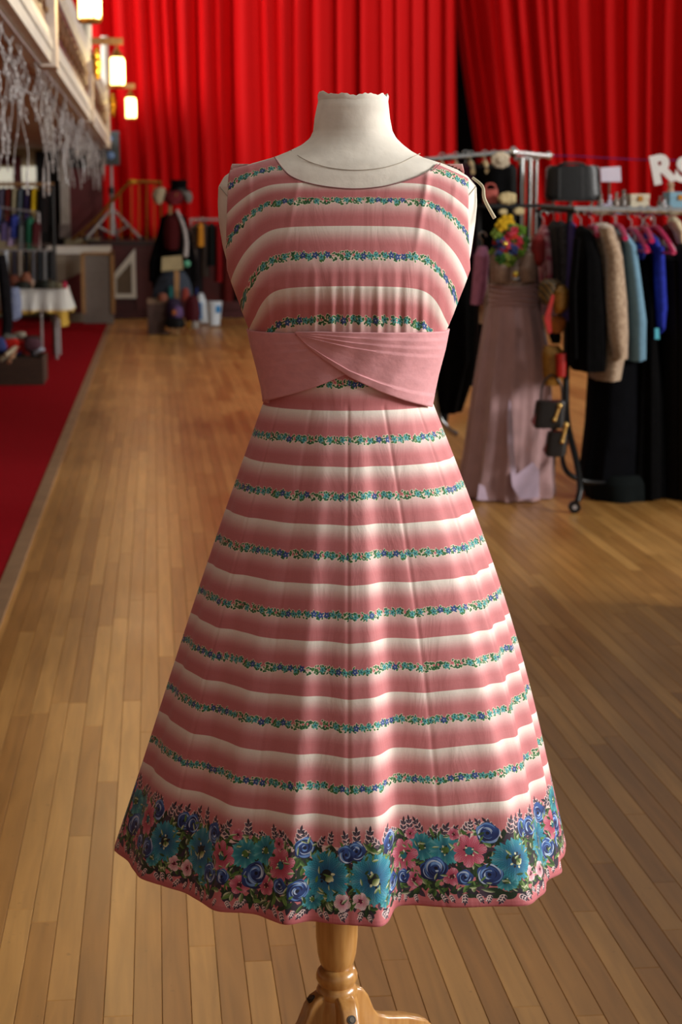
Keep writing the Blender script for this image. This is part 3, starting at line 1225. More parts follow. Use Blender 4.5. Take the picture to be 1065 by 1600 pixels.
def print_mat():
    m = bpy.data.materials.new('printed_cotton')
    m.use_nodes = True
    nt = m.node_tree
    N, L = nt.nodes.new, nt.links.new
    b = nt.nodes['Principled BSDF']
    uv = N('ShaderNodeUVMap')
    uv.uv_map = 'print'
    ti = N('ShaderNodeTexImage')
    ti.image = im
    ti.extension = 'REPEAT'
    L(uv.outputs[0], ti.inputs['Vector'])
    L(ti.outputs[0], b.inputs['Base Color'])
    b.inputs['Roughness'].default_value = .72
    b.inputs['Sheen Weight'].default_value = .12
    b.inputs['Specular IOR Level'].default_value = .35
    tc = N('ShaderNodeTexCoord')
    mp = N('ShaderNodeMapping')
    mp.inputs['Scale'].default_value = (26, 26, 5)
    L(tc.outputs['Object'], mp.inputs[0])
    n1 = N('ShaderNodeTexNoise')
    n1.inputs['Scale'].default_value = 1.0
    n1.inputs['Detail'].default_value = 4
    n1.inputs['Distortion'].default_value = .8
    L(mp.outputs[0], n1.inputs['Vector'])
    bp = N('ShaderNodeBump')
    bp.inputs['Strength'].default_value = .36
    bp.inputs['Distance'].default_value = .006
    L(n1.outputs['Fac'], bp.inputs['Height'])
    L(bp.outputs[0], b.inputs['Normal'])
    return m


PM = print_mat()
dress = thing('dress', 'sleeveless pink striped flared dress with garland stripes and a flowered hem border', 'dress', (DC[0], DC[1], HEMZ))


def grid_mesh(name, pts, uvf, m, parent, thick=.0012, closed=False):
    """pts (R, C, 3) local; uvf(i, j, gore column) -> (u, v) per loop."""
    R_, C_, _ = pts.shape
    mb = MB()
    vs = [W(*pts[i, j]) for i in range(R_) for j in range(C_ - (1 if closed else 0))]
    n = C_ - (1 if closed else 0)
    fs, uvs = [], []
    for i in range(R_ - 1):
        for j in range(C_ - 1):
            k = (j + 1) % n if closed else j + 1
            fs.append((i * n + j, (i + 1) * n + j, (i + 1) * n + k, i * n + k))
            uvs += [uvf(i, j, j), uvf(i + 1, j, j), uvf(i + 1, j + 1, j), uvf(i, j + 1, j)]
    mb.add(vs, fs)
    o = mb.build(name, m, parent, recalc=False)
    o.data.polygons.foreach_set('use_smooth', [True] * len(o.data.polygons))
    ul = o.data.uv_layers.new(name='print')
    ul.data.foreach_set('uv', np.array(uvs, np.float32).ravel())
    if thick:
        so = o.modifiers.new('thick', 'SOLIDIFY')
        so.thickness = thick
        so.offset = -1
    return o


TWm, THm = TW_ * MMPX, TH_ * MMPX
GW = math.radians(30)
rr_rows = np.hypot(Pts[:, :, 0], Pts[:, :, 1]).mean(1)
shift = [((g * 7919) % 640) / 1000 for g in range(40)]
sag = [0.0 for g in range(40)]


def uv_skirt(i, j, jc):
    thm = (th_c[jc] + th_c[jc + 1]) / 2 if jc < NC else th_c[jc]
    g = math.floor(thm / GW)
    d = th_c[j] - (g + .5) * GW
    # straight-grain panels: the print bows slightly between seams
    bow = .006 * (d / (GW / 2)) ** 2 * (1 - Tc[i] / LS if Tc[i] < LS else 0) - .002
    if Tc[i] < .2:
        bow *= Tc[i] / .2
    if BORD + .03 > Tc[i]:
        r_ = rr_rows[-1] * .985
        u = th_c[j] * r_
        u = u
    r_ = rr_rows[-1] * .97
    u = th_c[j] * r_
    if Tc[i] > BORD + .026:
        u = shift[g % 40] + d * rr_rows[i]
    return (u / TWm, (Tc[i] + bow) / THm)


skirt = grid_mesh('skirt', Pts, uv_skirt, PM, dress, closed=True)

# ---- bodice
ZB = P(545, 535)[1]
# edge of the front (px) by py: left and right
EL = [(255, 363), (262, 360), (300, 359), (354, 357), (400, 356), (421, 356), (460, 370), (514, 390), (535, 394)]
ER = [(255, 722), (272, 726), (280, 729), (320, 728), (358, 728), (400, 731), (421, 733), (464, 716), (506, 700), (514, 696), (535, 692)]
# upper edge: px -> py
TOPE = [(357, 263), (362, 262), (380, 260), (400, 256), (420, 250), (430, 247), (437, 256), (446, 267), (457, 277), (478, 286), (507, 292.5), (540, 296), (567, 296), (595, 293), (617, 288), (640, 281), (660, 273), (675, 266), (685, 257), (692, 260), (708, 268), (722, 275), (729, 279), (735, 283)]
VY = [225, 262, 312, 395, 490, 600]
VT = [GT[2] + .17, GT[2] + .07, GT[3] + (GT[2] - GT[3]) * .0 + .0, GT[4], GT[5], GT[6]]
VT = [GT[3] + .150, GT[3] + .088, GT[3], GT[4], GT[5], GT[6]]
CY = [225, 262, 312, 395, 450, 490, 535]
CV = [.15, .25, .58, 1.05, 1.45, 1.9, 2.0]


def bodice_panel(back=False):
    NCB, NRB = 150, 120
    pts = np.zeros((NRB + 1, NCB + 1, 3))
    uvg = np.zeros((NRB + 1, NCB + 1, 2))
    tx = [p[0] for p in TOPE]
    ty = [p[1] for p in TOPE]
    if back:
        ty = [min(y, 256 - .0 * y) for y in ty]
    rgb = np.random.RandomState(5)
    gw = rgb.rand(64)
    for j in range(NCB + 1):
        s = j / NCB
        for i in range(NRB + 1):
            t = i / NRB                      # 0 top, 1 bottom
            # fixed-point: py depends on top edge at the column's top x
            xt = 358.5 + (730 - 358.5) * s
            py0 = float(np.interp(xt, tx, ty))
            py = py0 + (535 - py0) * t
            xl = float(np.interp(py, [e[0] for e in EL], [e[1] for e in EL]))
            xr = float(np.interp(py, [e[0] for e in ER], [e[1] for e in ER]))
            px_ = xl + (xr - xl) * s
            x, z = P(px_, py)
            off = .0045
            y = front_y(x, z, off, back=back)
            if back:
                cx, a, bf, bb = sec(z)
                # let the back wrap out to the side seam
            else:
                c = (px_ - 545) / 100.0
                # gathers above the sash and under the bust
                gz = max(0, 1 - abs(py - 500) / 95.0)
                y -= .0017 * gz * (math.sin(px_ * .27) + .6 * math.sin(px_ * .46 + 1.1)) * (1 if abs(c) < 1.25 else .3)
                # pleats running up to the shoulders
                for x0, x1, am in ((392, 398, .0028), (667, 640, .0035), (475, 440, .0012), (712, 690, .0018)):
                    xc = x0 + (x1 - x0) * (py - 260) / 160.0
                    if py < 430:
                        y -= am * math.exp(-((px_ - xc) / 5.0) ** 2) * min(1, (430 - py) / 120)
            pts[i, j] = (x, y, z)
            q_ = abs(px_ - 546) - 122
            a_ = .5 * (q_ + math.sqrt(q_ * q_ + 22.0 ** 2))
            drop = float(np.interp(py, CY, CV)) * a_
            pyv = py - drop
            T = float(np.interp(pyv, VY, VT))
            if pyv < VY[0]:
                T = VT[0] + (VY[0] - pyv) * .0011
            uvg[i, j] = ((x * 1.12 + .37) / TWm, T / THm)
    if back:
        pts = pts[:, ::-1]
        uvg = uvg[:, ::-1]
    return grid_mesh('bodice_back' if back else 'bodice_front', pts, lambda i, j, jc: tuple(uvg[i, j]), PM, dress)


bodice_panel()
bodice_panel(True)
# bound neckline
pts = []
for px_, py_ in [p for p in TOPE if 429 < p[0] < 686]:
    x, z = P(px_, py_)
    pts.append(W(x, front_y(x, z, .0052), z))
MB().tube(smooth_path(pts, 3), .0009, 6).build('neckline_edge', cloth('neck_bind', (.60, .44, .44)), dress)

# ---- crossed sash
sash_m = mat('pink_sash_cotton', (.87, .61, .63), .7, .04, 60, bump=.22, bscale=30, stretch=(1, 1, 1.6), sheen=.15)


def sash(name, top, bot, off, pleats, side_wrap, rev=False):
    NCs, NRs = 90, 44
    pts = np.zeros((NRs + 1, NCs + 1, 3))
    xs_t = [p[0] for p in top]
    xs_b = [p[0] for p in bot]
    for j in range(NCs + 1):
        s = j / NCs
        xt = xs_t[0] + (xs_t[-1] - xs_t[0]) * s
        xb = xs_b[0] + (xs_b[-1] - xs_b[0]) * s
        yt = float(np.interp(xt, xs_t, [p[1] for p in top]))
        yb = float(np.interp(xb, xs_b, [p[1] for p in bot]))
        for i in range(NRs + 1):
            t = i / NRs
            px_ = xt + (xb - xt) * t
            py_ = yt + (yb - yt) * t
            x, z = P(px_, py_)
            y = front_y(x, z, off)
            for pc_, am in pleats:
                # stepped tuck: one edge sharp, the other fading
                d = t - pc_
                if 0 <= d < .22:
                    y -= am * (1 - d / .22) * min(1, 4 * (1 - s) if rev else 4 * s)
            y -= .0008 * math.sin(px_ * .11 + py_ * .07)
            pts[i, j] = (x, y, z)
    o = grid_mesh(name, pts, lambda i, j, jc: (0, 0), sash_m, dress, thick=.0022)
    return o


sash('sash_under', [(389, 514), (450, 514), (530, 513), (620, 520)], [(414, 623), (445, 612), (490, 597), (530, 580), (548, 572), (600, 545), (620, 536)], .0085, [(.16, .0012), (.3, .0012), (.5, .001)], 0)
sash('sash_over', [(462, 512), (500, 511), (560, 512), (697, 514)], [(466, 515), (482, 533), (505, 551), (545, 579), (590, 601), (630, 617), (674, 631)], .0125, [(.10, .0016), (.22, .0016), (.34, .0016), (.86, .0022)], 0, )
# back of the sash
pts = np.zeros((25, 61, 3))
for i in range(25):
    py_ = 514 + (626 - 514) * i / 24
    z = P(545, py_)[1]
    cx, a, bf, bb = sec(z)
    for j in range(61):
        th = -.42 + (math.pi + .84) * j / 60
        pts[i, j] = (cx + (a + .0082) * math.cos(th), ((bb if th > 0 and th < math.pi else bf) + .0082) * math.sin(th), z)
grid_mesh('sash_back', pts, lambda i, j, jc: (0, 0), sash_m, dress, thick=.0022)
# ---------------------------------------------------------------- stage side: speaker, steps, rails
def gpt(px, py, Y, z=None):
    p = atY(px, py, Y)
    if z is not None:
        p = np.array([p[0], p[1], z])
    return p


# loudspeaker and its tripod on the stage
Yp = 26.3
b0 = gpt(176, 370, Yp, ST)
tr = thing('speaker_stand', 'grey metal tripod speaker stand on the stage edge', 'stand', b0)
topz = atY(176, 258, Yp)[2]
MB().tube([b0 + (0, 0, .08), b0 + (0, 0, .75)], .035, 10).build('lower_pole', M['steel'], tr)
MB().tube([b0 + (0, 0, .70), (b0[0], b0[1], topz)], .022, 10).build('upper_pole', M['steel'], tr)
MB().tube([b0 + (0, 0, .66), b0 + (0, 0, .76)], .05, 10).build('collar', M['black_metal'], tr)
for (px, py, dy) in ((133, 368, -.15), (222, 368, -.1), (183, 362, .2)):
    e = gpt(px, py, Yp)
    e = np.array([e[0], Yp + dy, ST + .01])
    lg = MB().tube([b0 + (0, 0, .46), e], .022, 8).build('leg', M['steel'], tr)
    mid = (b0 + np.array([0, 0, .46])) * .45 + e * .55
    MB().tube([mid, b0 + (0, 0, .09)], .018, 8).build('strut', M['steel'], lg)
    MB().ball(e + (0, 0, .022), .032, 8, 6).build('rubber_foot', M['black_metal'], lg)
sp = thing('loudspeaker', 'dark loudspeaker box mounted on the tripod stand by the curtain', 'loudspeaker', (b0[0], b0[1], topz))
spm = mat('speaker_grey', (.26, .29, .31), .5, .1, 20)
mb = MB()
hw_, hh = .125, .47
ringb = [(-hw_, .11), (hw_, .11), (hw_ * .7, -.14), (-hw_ * .7, -.14)]
body = []
mb = MB()
bot = [(b0[0] + x, b0[1] - y, topz) for x, y in ringb]
top_ = [(x, y, topz + hh) for x, y, z in bot]
mb.rings([bot, top_]).build('cabinet', spm, sp, smooth=False)
MB().bbox(b0[0] - hw_ * .86, b0[0] + hw_ * .86, b0[1] - .135, b0[1] - .112, topz + .03, topz + hh - .03).build('grille', mat('speaker_grille', (.20, .24, .27), .4, .2, 90), sp, smooth=False)
for zz, r in ((.13, .055), (.36, .035)):
    c = np.array([b0[0], b0[1] - .137, topz + zz])
    MB().ball(c, r, 12, 6, sq=(1, .35, 1)).build('driver_dome', mat('speaker_cone', (.45, .58, .78), .25, .1, 20), sp)

# steps beside the stage
stp = thing('stage_steps', 'beige boarded stage steps with a white top ledge, left of the stage', 'steps', gpt(120, 490, 25.4, 0))
beige = mat('beige_board', (.55, .50, .43), .8, .06, 5)
A, B = atY(80, 396, 25.4), atY(172, 396, 25.4)
MB().bbox(A[0], B[0], 25.05, 25.75, .0, A[2]).build('side_board', beige, stp, smooth=False)
A2, B2 = atY(76, 396, 25.4), atY(173, 384, 25.4)
MB().bbox(A2[0], B2[0], 25.0, 25.8, A2[2], B2[2]).build('top_ledge', M['white_paint'], stp, smooth=False)
a = [atY(x, y, 25.04) for x, y in ((82, 440), (130, 400), (130, 489), (82, 489))]
MB().poly([atY(x, y, 25.045) for x, y in ((84, 445), (128, 425), (128, 489), (84, 489))], (0, -.01, 0)).build('maroon_kick', M['maroon'], stp, smooth=False)

sc2 = thing('display_screen', 'grey fabric display screen in a pale wooden frame before the stage', 'screen', gpt(153, 490, 24.6, 0))
a, b_ = atY(131, 490, 24.6), atY(176, 397, 24.6)
MB().bbox(a[0], b_[0], 24.58, 24.61, .02, b_[2]).build('panel', mat('grey_screen_fabric', (.47, .43, .40), .9, .06, 30), sc2, smooth=False)
for x0, x1, y0, y1 in ((128, 132, 396, 490), (174, 178, 392, 490), (128, 178, 394, 398)):
    p, q = atY(x0, y1, 24.6), atY(x1, y0, 24.6)
    MB().bbox(p[0], q[0], 24.56, 24.62, max(0, p[2]), q[2]).build('frame_rail', M['rack_wood'], sc2, smooth=False)

rp_ = thing('stringer_board', 'white-edged triangular stair panel against the dark stage front', 'stair panel', gpt(195, 470, 25.93, atY(195, 466, 25.93)[2]))
out = [(178, 428), (211, 388), (213, 466), (178, 466)]
inn = [(182, 436), (205, 409), (206, 459), (182, 459)]
MB().poly([atY(x, y, 25.93) for x, y in inn], (0, .05, 0)).build('panel', mat('tan_panel', (.42, .35, .28), .8, .1, 5), rp_, smooth=False)
for i in range(4):
    j = (i + 1) % 4
    q = [atY(*out[i], 25.93), atY(*out[j], 25.93), atY(*inn[j], 25.93), atY(*inn[i], 25.93)]
    MB().poly([p - np.array([0, .03, 0]) for p in q], (0, .1, 0)).build('frame_edge', M['white_paint'], rp_, smooth=False)

hr = thing('stair_rail', 'thin brass stair handrail with uprights in front of the red curtain', 'handrail', gpt(200, 372, 26.2, ST))
path = smooth_path(pts_px([(112, 376, 26.2), (150, 342, 26.2), (185, 303, 26.2), (203, 286, 26.2), (225, 284, 26.2), (252, 285, 26.2)]), 5)
MB().tube(path, .022, 8).build('handrail', M['brass'], hr)
MB().ball(atY(207, 284, 26.2), .06, 10, 6, sq=(1.3, .7, .6)).build('gold_glint', M['gold'], hr)  # gold ball put in for the highlight on the handrail
for px in (205, 217, 229, 241, 251):
    t_, bt = atY(px, 286, 26.2), atY(px, 374, 26.2)
    MB().tube([t_, (bt[0], 26.2, ST)], .007, 6).build('upright', M['brass'], hr)
for px, py in ((130, 361), (150, 342), (170, 320), (188, 301)):
    t_ = atY(px, py, 26.2)
    MB().tube([t_, (t_[0], 26.2, ST - .02 if t_[0] > -.95 else ST - .2)], .007, 6).build('upright', M['brass'], hr)

# ---------------------------------------------------------------- hat stand corner
Yh = 22.9
hs = thing('hat_stand', 'dark hat stand hung with clothes beside the stage', 'hat stand', gpt(268, 512, Yh, 0))
hb = gpt(268, 512, Yh, 0)
hz = atY(268, 300, Yh)[2]
MB().tube([hb, (hb[0], hb[1], hz)], .025, 8).build('pole', M['rack_wood'], hs)
for k in range(4):
    t = k * math.pi / 2 + .5
    MB().tube(smooth_path([hb + (0, 0, .25), hb + (math.cos(t) * .15, math.sin(t) * .15, .16), hb + (math.cos(t) * .27, math.sin(t) * .27, .015)], 4), .015, 6).build('foot', M['rack_wood'], hs)
    MB().tube(smooth_path([(hb[0], hb[1], hz - .12), (hb[0] + math.cos(t) * .12, hb[1] + math.sin(t) * .12, hz - .1), (hb[0] + math.cos(t) * .18, hb[1] + math.sin(t) * .18, hz - .02)], 4), .01, 6).build('peg', M['rack_wood'], hs)


def single(name, mb, m, label, cat, group=None, smooth=True):
    return tag(mb.build(name, m, smooth=smooth), label, cat, group)


th_ = thing('top_hat', 'black top hat on the very top of the hat stand', 'hat', atY(280, 297, Yh))
sil([(281, 266, 293), (290, 267, 292), (296, 266, 293)], Yh, .11).build('crown', M['black_cloth'], th_)
sil([(296, 258, 300), (298, 258, 300)], Yh, .16, sub=False).build('brim', M['black_cloth'], th_)
single('beret', sil([(298, 268, 284), (301, 256, 290), (308, 253, 292), (316, 258, 286), (320, 264, 280)], Yh, .15), cloth('dusty_red', (.42, .13, .16)), 'dusty red felt hat under the black top hat', 'hat')
single('cream_hat', sil([(293, 246, 256), (297, 240, 259), (306, 237, 258), (314, 240, 255), (319, 245, 252)], Yh - .05, .10), cloth('cream_felt', (.66, .60, .50)), 'cream hat hooked on the side of the hat stand nearest the brass rail', 'hat')
single('grey_hat', sil([(295, 272, 288), (301, 280, 299), (309, 287, 301), (317, 291, 298)], Yh - .05, .09), cloth('grey_felt', (.45, .43, .42)), 'grey brimmed hat tilted on the hat stand', 'hat')
jk = thing('jacket', 'black jacket hanging open on the hat stand', 'jacket', atY(272, 470, Yh + .1))
sil([(332, 262, 280, .3), (338, 255, 288, .8), (365, 249, 297), (400, 242, 303), (430, 238, 304), (462, 240, 300)], Yh + .1, .20, folds=7, famp=.08).build('body', M['black_cloth'], jk)
sil([(338, 252, 259), (370, 244, 254), (410, 232, 246), (440, 232, 244)], Yh + .05, .08).build('sleeve', M['black_cloth'], jk)
sil([(338, 284, 290), (370, 291, 299), (410, 298, 308), (440, 298, 308)], Yh + .05, .08).build('sleeve', M['black_cloth'], jk)
single('waistcoat', sil([(335, 264, 276, .4), (345, 257, 281), (365, 255, 282), (386, 257, 280), (390, 260, 277)], Yh - .15, .10, folds=5, famp=.05), cloth('oxblood', (.27, .06, .07)), 'dark red waistcoat inside the black jacket', 'waistcoat')
bd = thing('bead_scarf', 'string of pale beads hanging down the black jacket', 'necklace', atY(288, 398, Yh - .22))
for q in range(16):
    f = q / 15
    MB().ball(atY(277 + 12 * f + 6 * math.sin(f * 3), 330 + 68 * f, Yh - .24), .022 + .012 * f, 8, 6).build('bead', mat('pale_beads', (.72, .70, .70), .3, .15, 30), bd)
single('jade_pendant', MB().ball(atY(292, 412, Yh - .25), .042, 12, 8, sq=(1, .4, 1)), mat('jade_plastic', (.35, .68, .55), .4, .1, 20), 'round jade green pendant on the black jacket', 'pendant')
sg = thing('price_sign', 'beige card sign on a wooden stick by the hat stand', 'sign', gpt(276, 505, Yh - .4, 0))
q = [atY(x, y, Yh - .4) for x, y in ((253, 402), (284, 399), (286, 421), (252, 424))]
MB().poly(q, (0, .03, 0)).build('card', mat('beige_card', (.66, .60, .45), .8, .08, 10), sg, smooth=False)
a, b_ = atY(272, 423, Yh - .38), atY(281, 500, Yh - .38)
MB().bbox(a[0], b_[0], Yh - .39, Yh - .36, 0, a[2]).build('stick', M['rack_wood'], sg, smooth=False)
single('denim_skirt', sil([(424, 256, 288, .6), (436, 246, 296), (452, 240, 300), (466, 238, 300)], Yh - .1, .18, folds=8, famp=.09), cloth('denim_grey', (.25, .28, .33)), 'grey denim skirt behind the wooden sign stick', 'skirt')
tk = thing('trunk', 'small brown trunk on the floor beside the hat stand', 'trunk', gpt(247, 510, Yh - .2, 0))
a, b_ = atY(231, 508, Yh - .2), atY(263, 474, Yh - .2)
MB().bbox(a[0], b_[0], Yh - .35, Yh - .05, 0, b_[2]).build('case', mat('brown_trunk', (.30, .20, .17), .7, .15, 8), tk, smooth=False)
a2, b2 = atY(230, 474, Yh - .2), atY(264, 466, Yh - .2)
MB().bbox(a2[0], b2[0], Yh - .37, Yh - .04, b_[2], b2[2]).build('lid', mat('tan_trunk_lid', (.46, .36, .28), .7, .15, 8), tk, smooth=False)
blobs = [('handbag', (262, 447, 272, 466), (.16, .42, .42), 'small teal bag by the hat stand', 'bag'), ('toy_doll', (246, 458, 262, 470), (.55, .33, .26), 'tan cloth bundle on the brown trunk lid', 'bundle'),
         ('shoulder_bag', (258, 466, 286, 500), (.20, .15, .24), 'dark violet bag below the wooden sign', 'bag'), ('coral_bag', (283, 450, 296, 470), (.58, .24, .20), 'coral red bag beside the sign stick', 'bag'),
         ('burgundy_bag', (288, 462, 313, 503), (.28, .06, .10), 'burgundy bag standing left of the white plastic bags', 'bag'), ('patterned_bag', (268, 478, 286, 496), (.40, .30, .48), 'lilac patterned purse low in front of the hat stand', 'bag'),
         ('black_shoe', (256, 496, 290, 512), (.05, .05, .06), 'black shoes on the boards below the hat stand', 'shoes'), ('tan_shoe', (257, 508, 268, 517), (.62, .42, .24), 'tan shoe on the boards by the trunk', 'shoe'),
         ('amber_shoe', (291, 502, 301, 513), (.60, .42, .16), 'amber shoe on the boards by the burgundy bag', 'shoe'), ('silver_shoe', (299, 502, 311, 513), (.62, .60, .58), 'silver shoe on the boards nearest the plastic bags', 'shoe'),
         ('orange_purse', (268, 484, 276, 492), (.66, .38, .22), 'tiny orange purse on the lilac purse', 'purse')]
for k, (nm, (x0, y0, x1, y1), c, lb, ct) in enumerate(blobs):
    xm, w = (x0 + x1) / 2, (x1 - x0) / 2
    Yk = Yh - .35 - .03 * k
    single(nm, sil([(y0, xm - w * .4, xm + w * .4, .5), (y0 + (y1 - y0) * .2, xm - w * .85, xm + w * .85), (y0 + (y1 - y0) * .7, xm - w, xm + w), (y1, xm - w * .8, xm + w * .8)], Yk, w / F * Yk * .7, folds=4, famp=.08, seed=k), cloth(nm, c, rough=.6), lb, ct)
for k, (x0, y0, x1, y1, lb) in enumerate(((303, 458, 328, 504, 'white plastic carrier bag with a blue side, the taller one'), (322, 471, 347, 508, 'white and blue plastic tub in front of the taller carrier bag'))):
    Yk = 1.5 * F / (y1 - VPY)
    t = thing('plastic_bag' if k == 0 else 'plastic_tub', lb, 'bag' if k == 0 else 'tub', gpt((x0 + x1) / 2, y1, Yk, 0))
    xm, w = (x0 + x1) / 2, (x1 - x0) / 2
    rows_ = [(y0, xm - w * (.45 if k == 0 else .95), xm + w * (.1 if k == 0 else .95), .5), (y0 + 14, xm - w * .8, xm + w * .6), (y1 - 8, xm - w * .9, xm + w), (y1, xm - w * .7, xm + w * .75)]
    if k:
        rows_ = [(y0, xm - w, xm + w), (y1, xm - w * .75, xm + w * .7)]
    sil(rows_, Yk, w / F * Yk, folds=0 if k else 5, famp=.07).build('body', mat('white_plastic', (.82, .86, .90), .4, .05, 20), t)
    bx = (x0 + 2, y0 + 14, x0 + 12, y1 - 6) if k == 0 else (xm + 2, y0 + 6, x1 - 3, y0 + 17)
    MB().poly([p + np.array([0, -w / F * Yk - .005, 0]) for p in [atY(bx[0], bx[1], Yk), atY(bx[2], bx[1], Yk), atY(bx[2], bx[3], Yk), atY(bx[0], bx[3], Yk)]], (0, .02, 0)).build('blue_print', mat('blue_plastic', (.10, .52, .78), .4, .05, 20), t, smooth=False)
    if k == 0:
        MB().tube([atY(308, 462, Yk), atY(308, 450, Yk)], .022, 10).build('blue_spout', mat('blue_spout', (.16, .32, .74), .4), t)


# ---------------------------------------------------------------- garments on racks
def hook(mb, p, h=.07):
    pts = [p + np.array([0, 0, -.01]), p + np.array([0, 0, h * .5])]
    for t in np.linspace(-.5, 3.4, 7):
        pts.append(p + np.array([0, 0, h * .5 + .022]) + RH * (-.02 * math.cos(t)) + np.array([0, 0, .02 * math.sin(t)]))
    return mb.tube(pts, .003, 5)


def garment(name, rows, Y, dep, m, label, cat, group=None, folds=6, famp=.10, seed=0, sleeves=(), hanger=None):
    c = atY((rows[-1][1] + rows[-1][2]) / 2, rows[-1][0], Y)
    t = thing(name, label, cat, c, group)
    sil(rows, Y, dep, folds=folds, famp=famp, seed=seed, seg=36, res=18).build('body', m, t)
    for s in sleeves:
        rws, Ys, ds = s
        sil(rws, Ys, ds, folds=4, famp=.07, seed=seed + 3, seg=18).build('sleeve', m, t)
    top = atY((rows[0][1] + rows[0][2]) / 2, rows[0][0], Y)
    mb = MB()
    hook(mb, top + np.array([0, 0, .0]))
    mb.build('hanger_hook', hanger or M['chrome'], t)
    return t


# small rail behind the hat stand
Yr = 24.6
rk = thing('small_clothes_rail', 'short clothes rail against the stage front behind the hat stand', 'clothes rail', gpt(325, 490, Yr, 0))
MB().tube(pts_px([(296, 343, Yr), (420, 343, Yr)]), .016, 8).build('rail', M['steel'], rk)
for px in (298, 418):
    a = atY(px, 343, Yr)
    MB().tube([a, (a[0], a[1], .02)], .014, 8).build('upright', M['steel'], rk)
    MB().tube([(a[0], a[1] - .25, .02), (a[0], a[1] + .25, .02)], .014, 8).build('foot', M['steel'], rk)
for k, (x0, x1, y1, c, lb) in enumerate(((301, 311, 425, (.36, .32, .30), 'grey trousers'), (309, 318, 385, (.78, .52, .16), 'mustard yellow scarf'), (314, 326, 432, (.26, .22, .20), 'brown trousers'), (323, 338, 415, (.06, .08, .08), 'black top'), (336, 349, 440, (.50, .06, .08), 'red dress'),
                                          (300, 316, 470, (.12, .10, .11), 'charcoal skirt'), (346, 366, 470, (.34, .09, .08), 'rust red coat'), (364, 384, 470, (.12, .08, .09), 'black coat'), (384, 410, 475, (.22, .05, .07), 'burgundy coat'))):
    garment('hanging_garment', [(348, (x0 + x1) / 2 - 2, (x0 + x1) / 2 + 2, .2), (354, x0, x1, .8), (y1, x0 - 1, x1 + 1)], Yr - (.02 if k != 1 else .2), .2, cloth('rail_%d' % k, c), lb + ' hanging on the short rail behind the hat stand', 'garment', 'clothes on the short rail', seed=k)

# ---------------------------------------------------------------- far-left rack, table and crate
Yl = 20.5
rk = thing('clothes_rack', 'long clothes rack of colourful garments under the balcony', 'clothes rack', gpt(30, 480, Yl, 0))
MB().tube(pts_px([(-60, 288, Yl), (84, 288, Yl)]), .02, 8).build('top_rail', M['rack_wood'], rk)
MB().tube(pts_px([(-60, 297, Yl + .3), (84, 297, Yl + .3)]), .02, 8).build('back_rail', M['rack_wood'], rk)
for px in (-58, 82):
    a = atY(px, 288, Yl)
    MB().tube([a, (a[0], a[1], .02)], .02, 8).build('upright', M['black_metal'], rk)
    MB().tube([(a[0], a[1] - .3, .02), (a[0], a[1] + .3, .02)], .02, 8).build('foot', M['black_metal'], rk)
cols = [((.20, .26, .34), -50, 370, 'slate'), ((.45, .20, .22), -38, 360, 'rose'), ((.12, .13, .16), -26, 380, 'black'), ((.30, .33, .40), -14, 372, 'blue-grey'), ((.16, .28, .30), -4, 365, 'dark teal'), ((.36, .34, .42), 5, 360, 'lavender grey'), ((.42, .16, .14), 14, 350, 'brick red'), ((.66, .62, .50), 24, 342, 'cream'),
        ((.34, .38, .42), 34, 350, 'steel blue'), ((.20, .16, .30), 44, 345, 'plum'), ((.80, .66, .12), 54, 334, 'bright yellow'), ((.05, .05, .06), 66, 362, 'black')]
for k, (c, x0, y1, nm) in enumerate(cols):
    lb = nm + ' garment hanging on the long rack under the balcony' + (', at the end by the doorway' if k == 11 else '') + (', partly outside the picture' if k == 2 else '')
    garment('hanging_garment', [(293, x0 - 1, x0 + 2, .2), (298, x0 - 5, x0 + 6, .8), (y1, x0 - 6, x0 + 6)], Yl, .2, cloth('far_%d' % k, c), lb, 'garment', 'clothes on the long rack', seed=k + 20)
low = [((.28, .42, .68), -8, 318, 352, 'sky blue'), ((.40, .34, .52), 8, 345, 376, 'mauve'), ((.20, .24, .55), 22, 335, 372, 'royal blue'), ((.58, .50, .62), 18, 350, 384, 'lilac'), ((.36, .38, .38), 35, 348, 398, 'grey'), ((.14, .36, .27), 47, 338, 392, 'bottle green'), ((.26, .08, .10), 56, 345, 385, 'maroon')]
for k, (c, x0, y0, y1, nm) in enumerate(low):
    garment('hanging_garment', [(y0, x0 - 1, x0 + 2, .3), (y0 + 5, x0 - 6, x0 + 7, .9), (y1, x0 - 7, x0 + 7)], Yl - .5, .16, cloth('low_%d' % k, c), nm + ' top hanging lower, in front of the long rack', 'garment', 'tops in front of the long rack', seed=k + 40)
rk = thing('low_rail', 'low metal rail holding tops in front of the long rack', 'clothes rail', gpt(20, 500, Yl - .5, 0))
MB().tube(pts_px([(-60, 316, Yl - .5), (60, 332, Yl - .5)]), .012, 8).build('rail', M['steel'], rk)
for px, py in ((-58, 316), (60, 332)):
    a = atY(px, py, Yl - .5)
    MB().tube([a, (a[0], a[1], 0)], .014, 8).build('upright', M['steel'], rk)
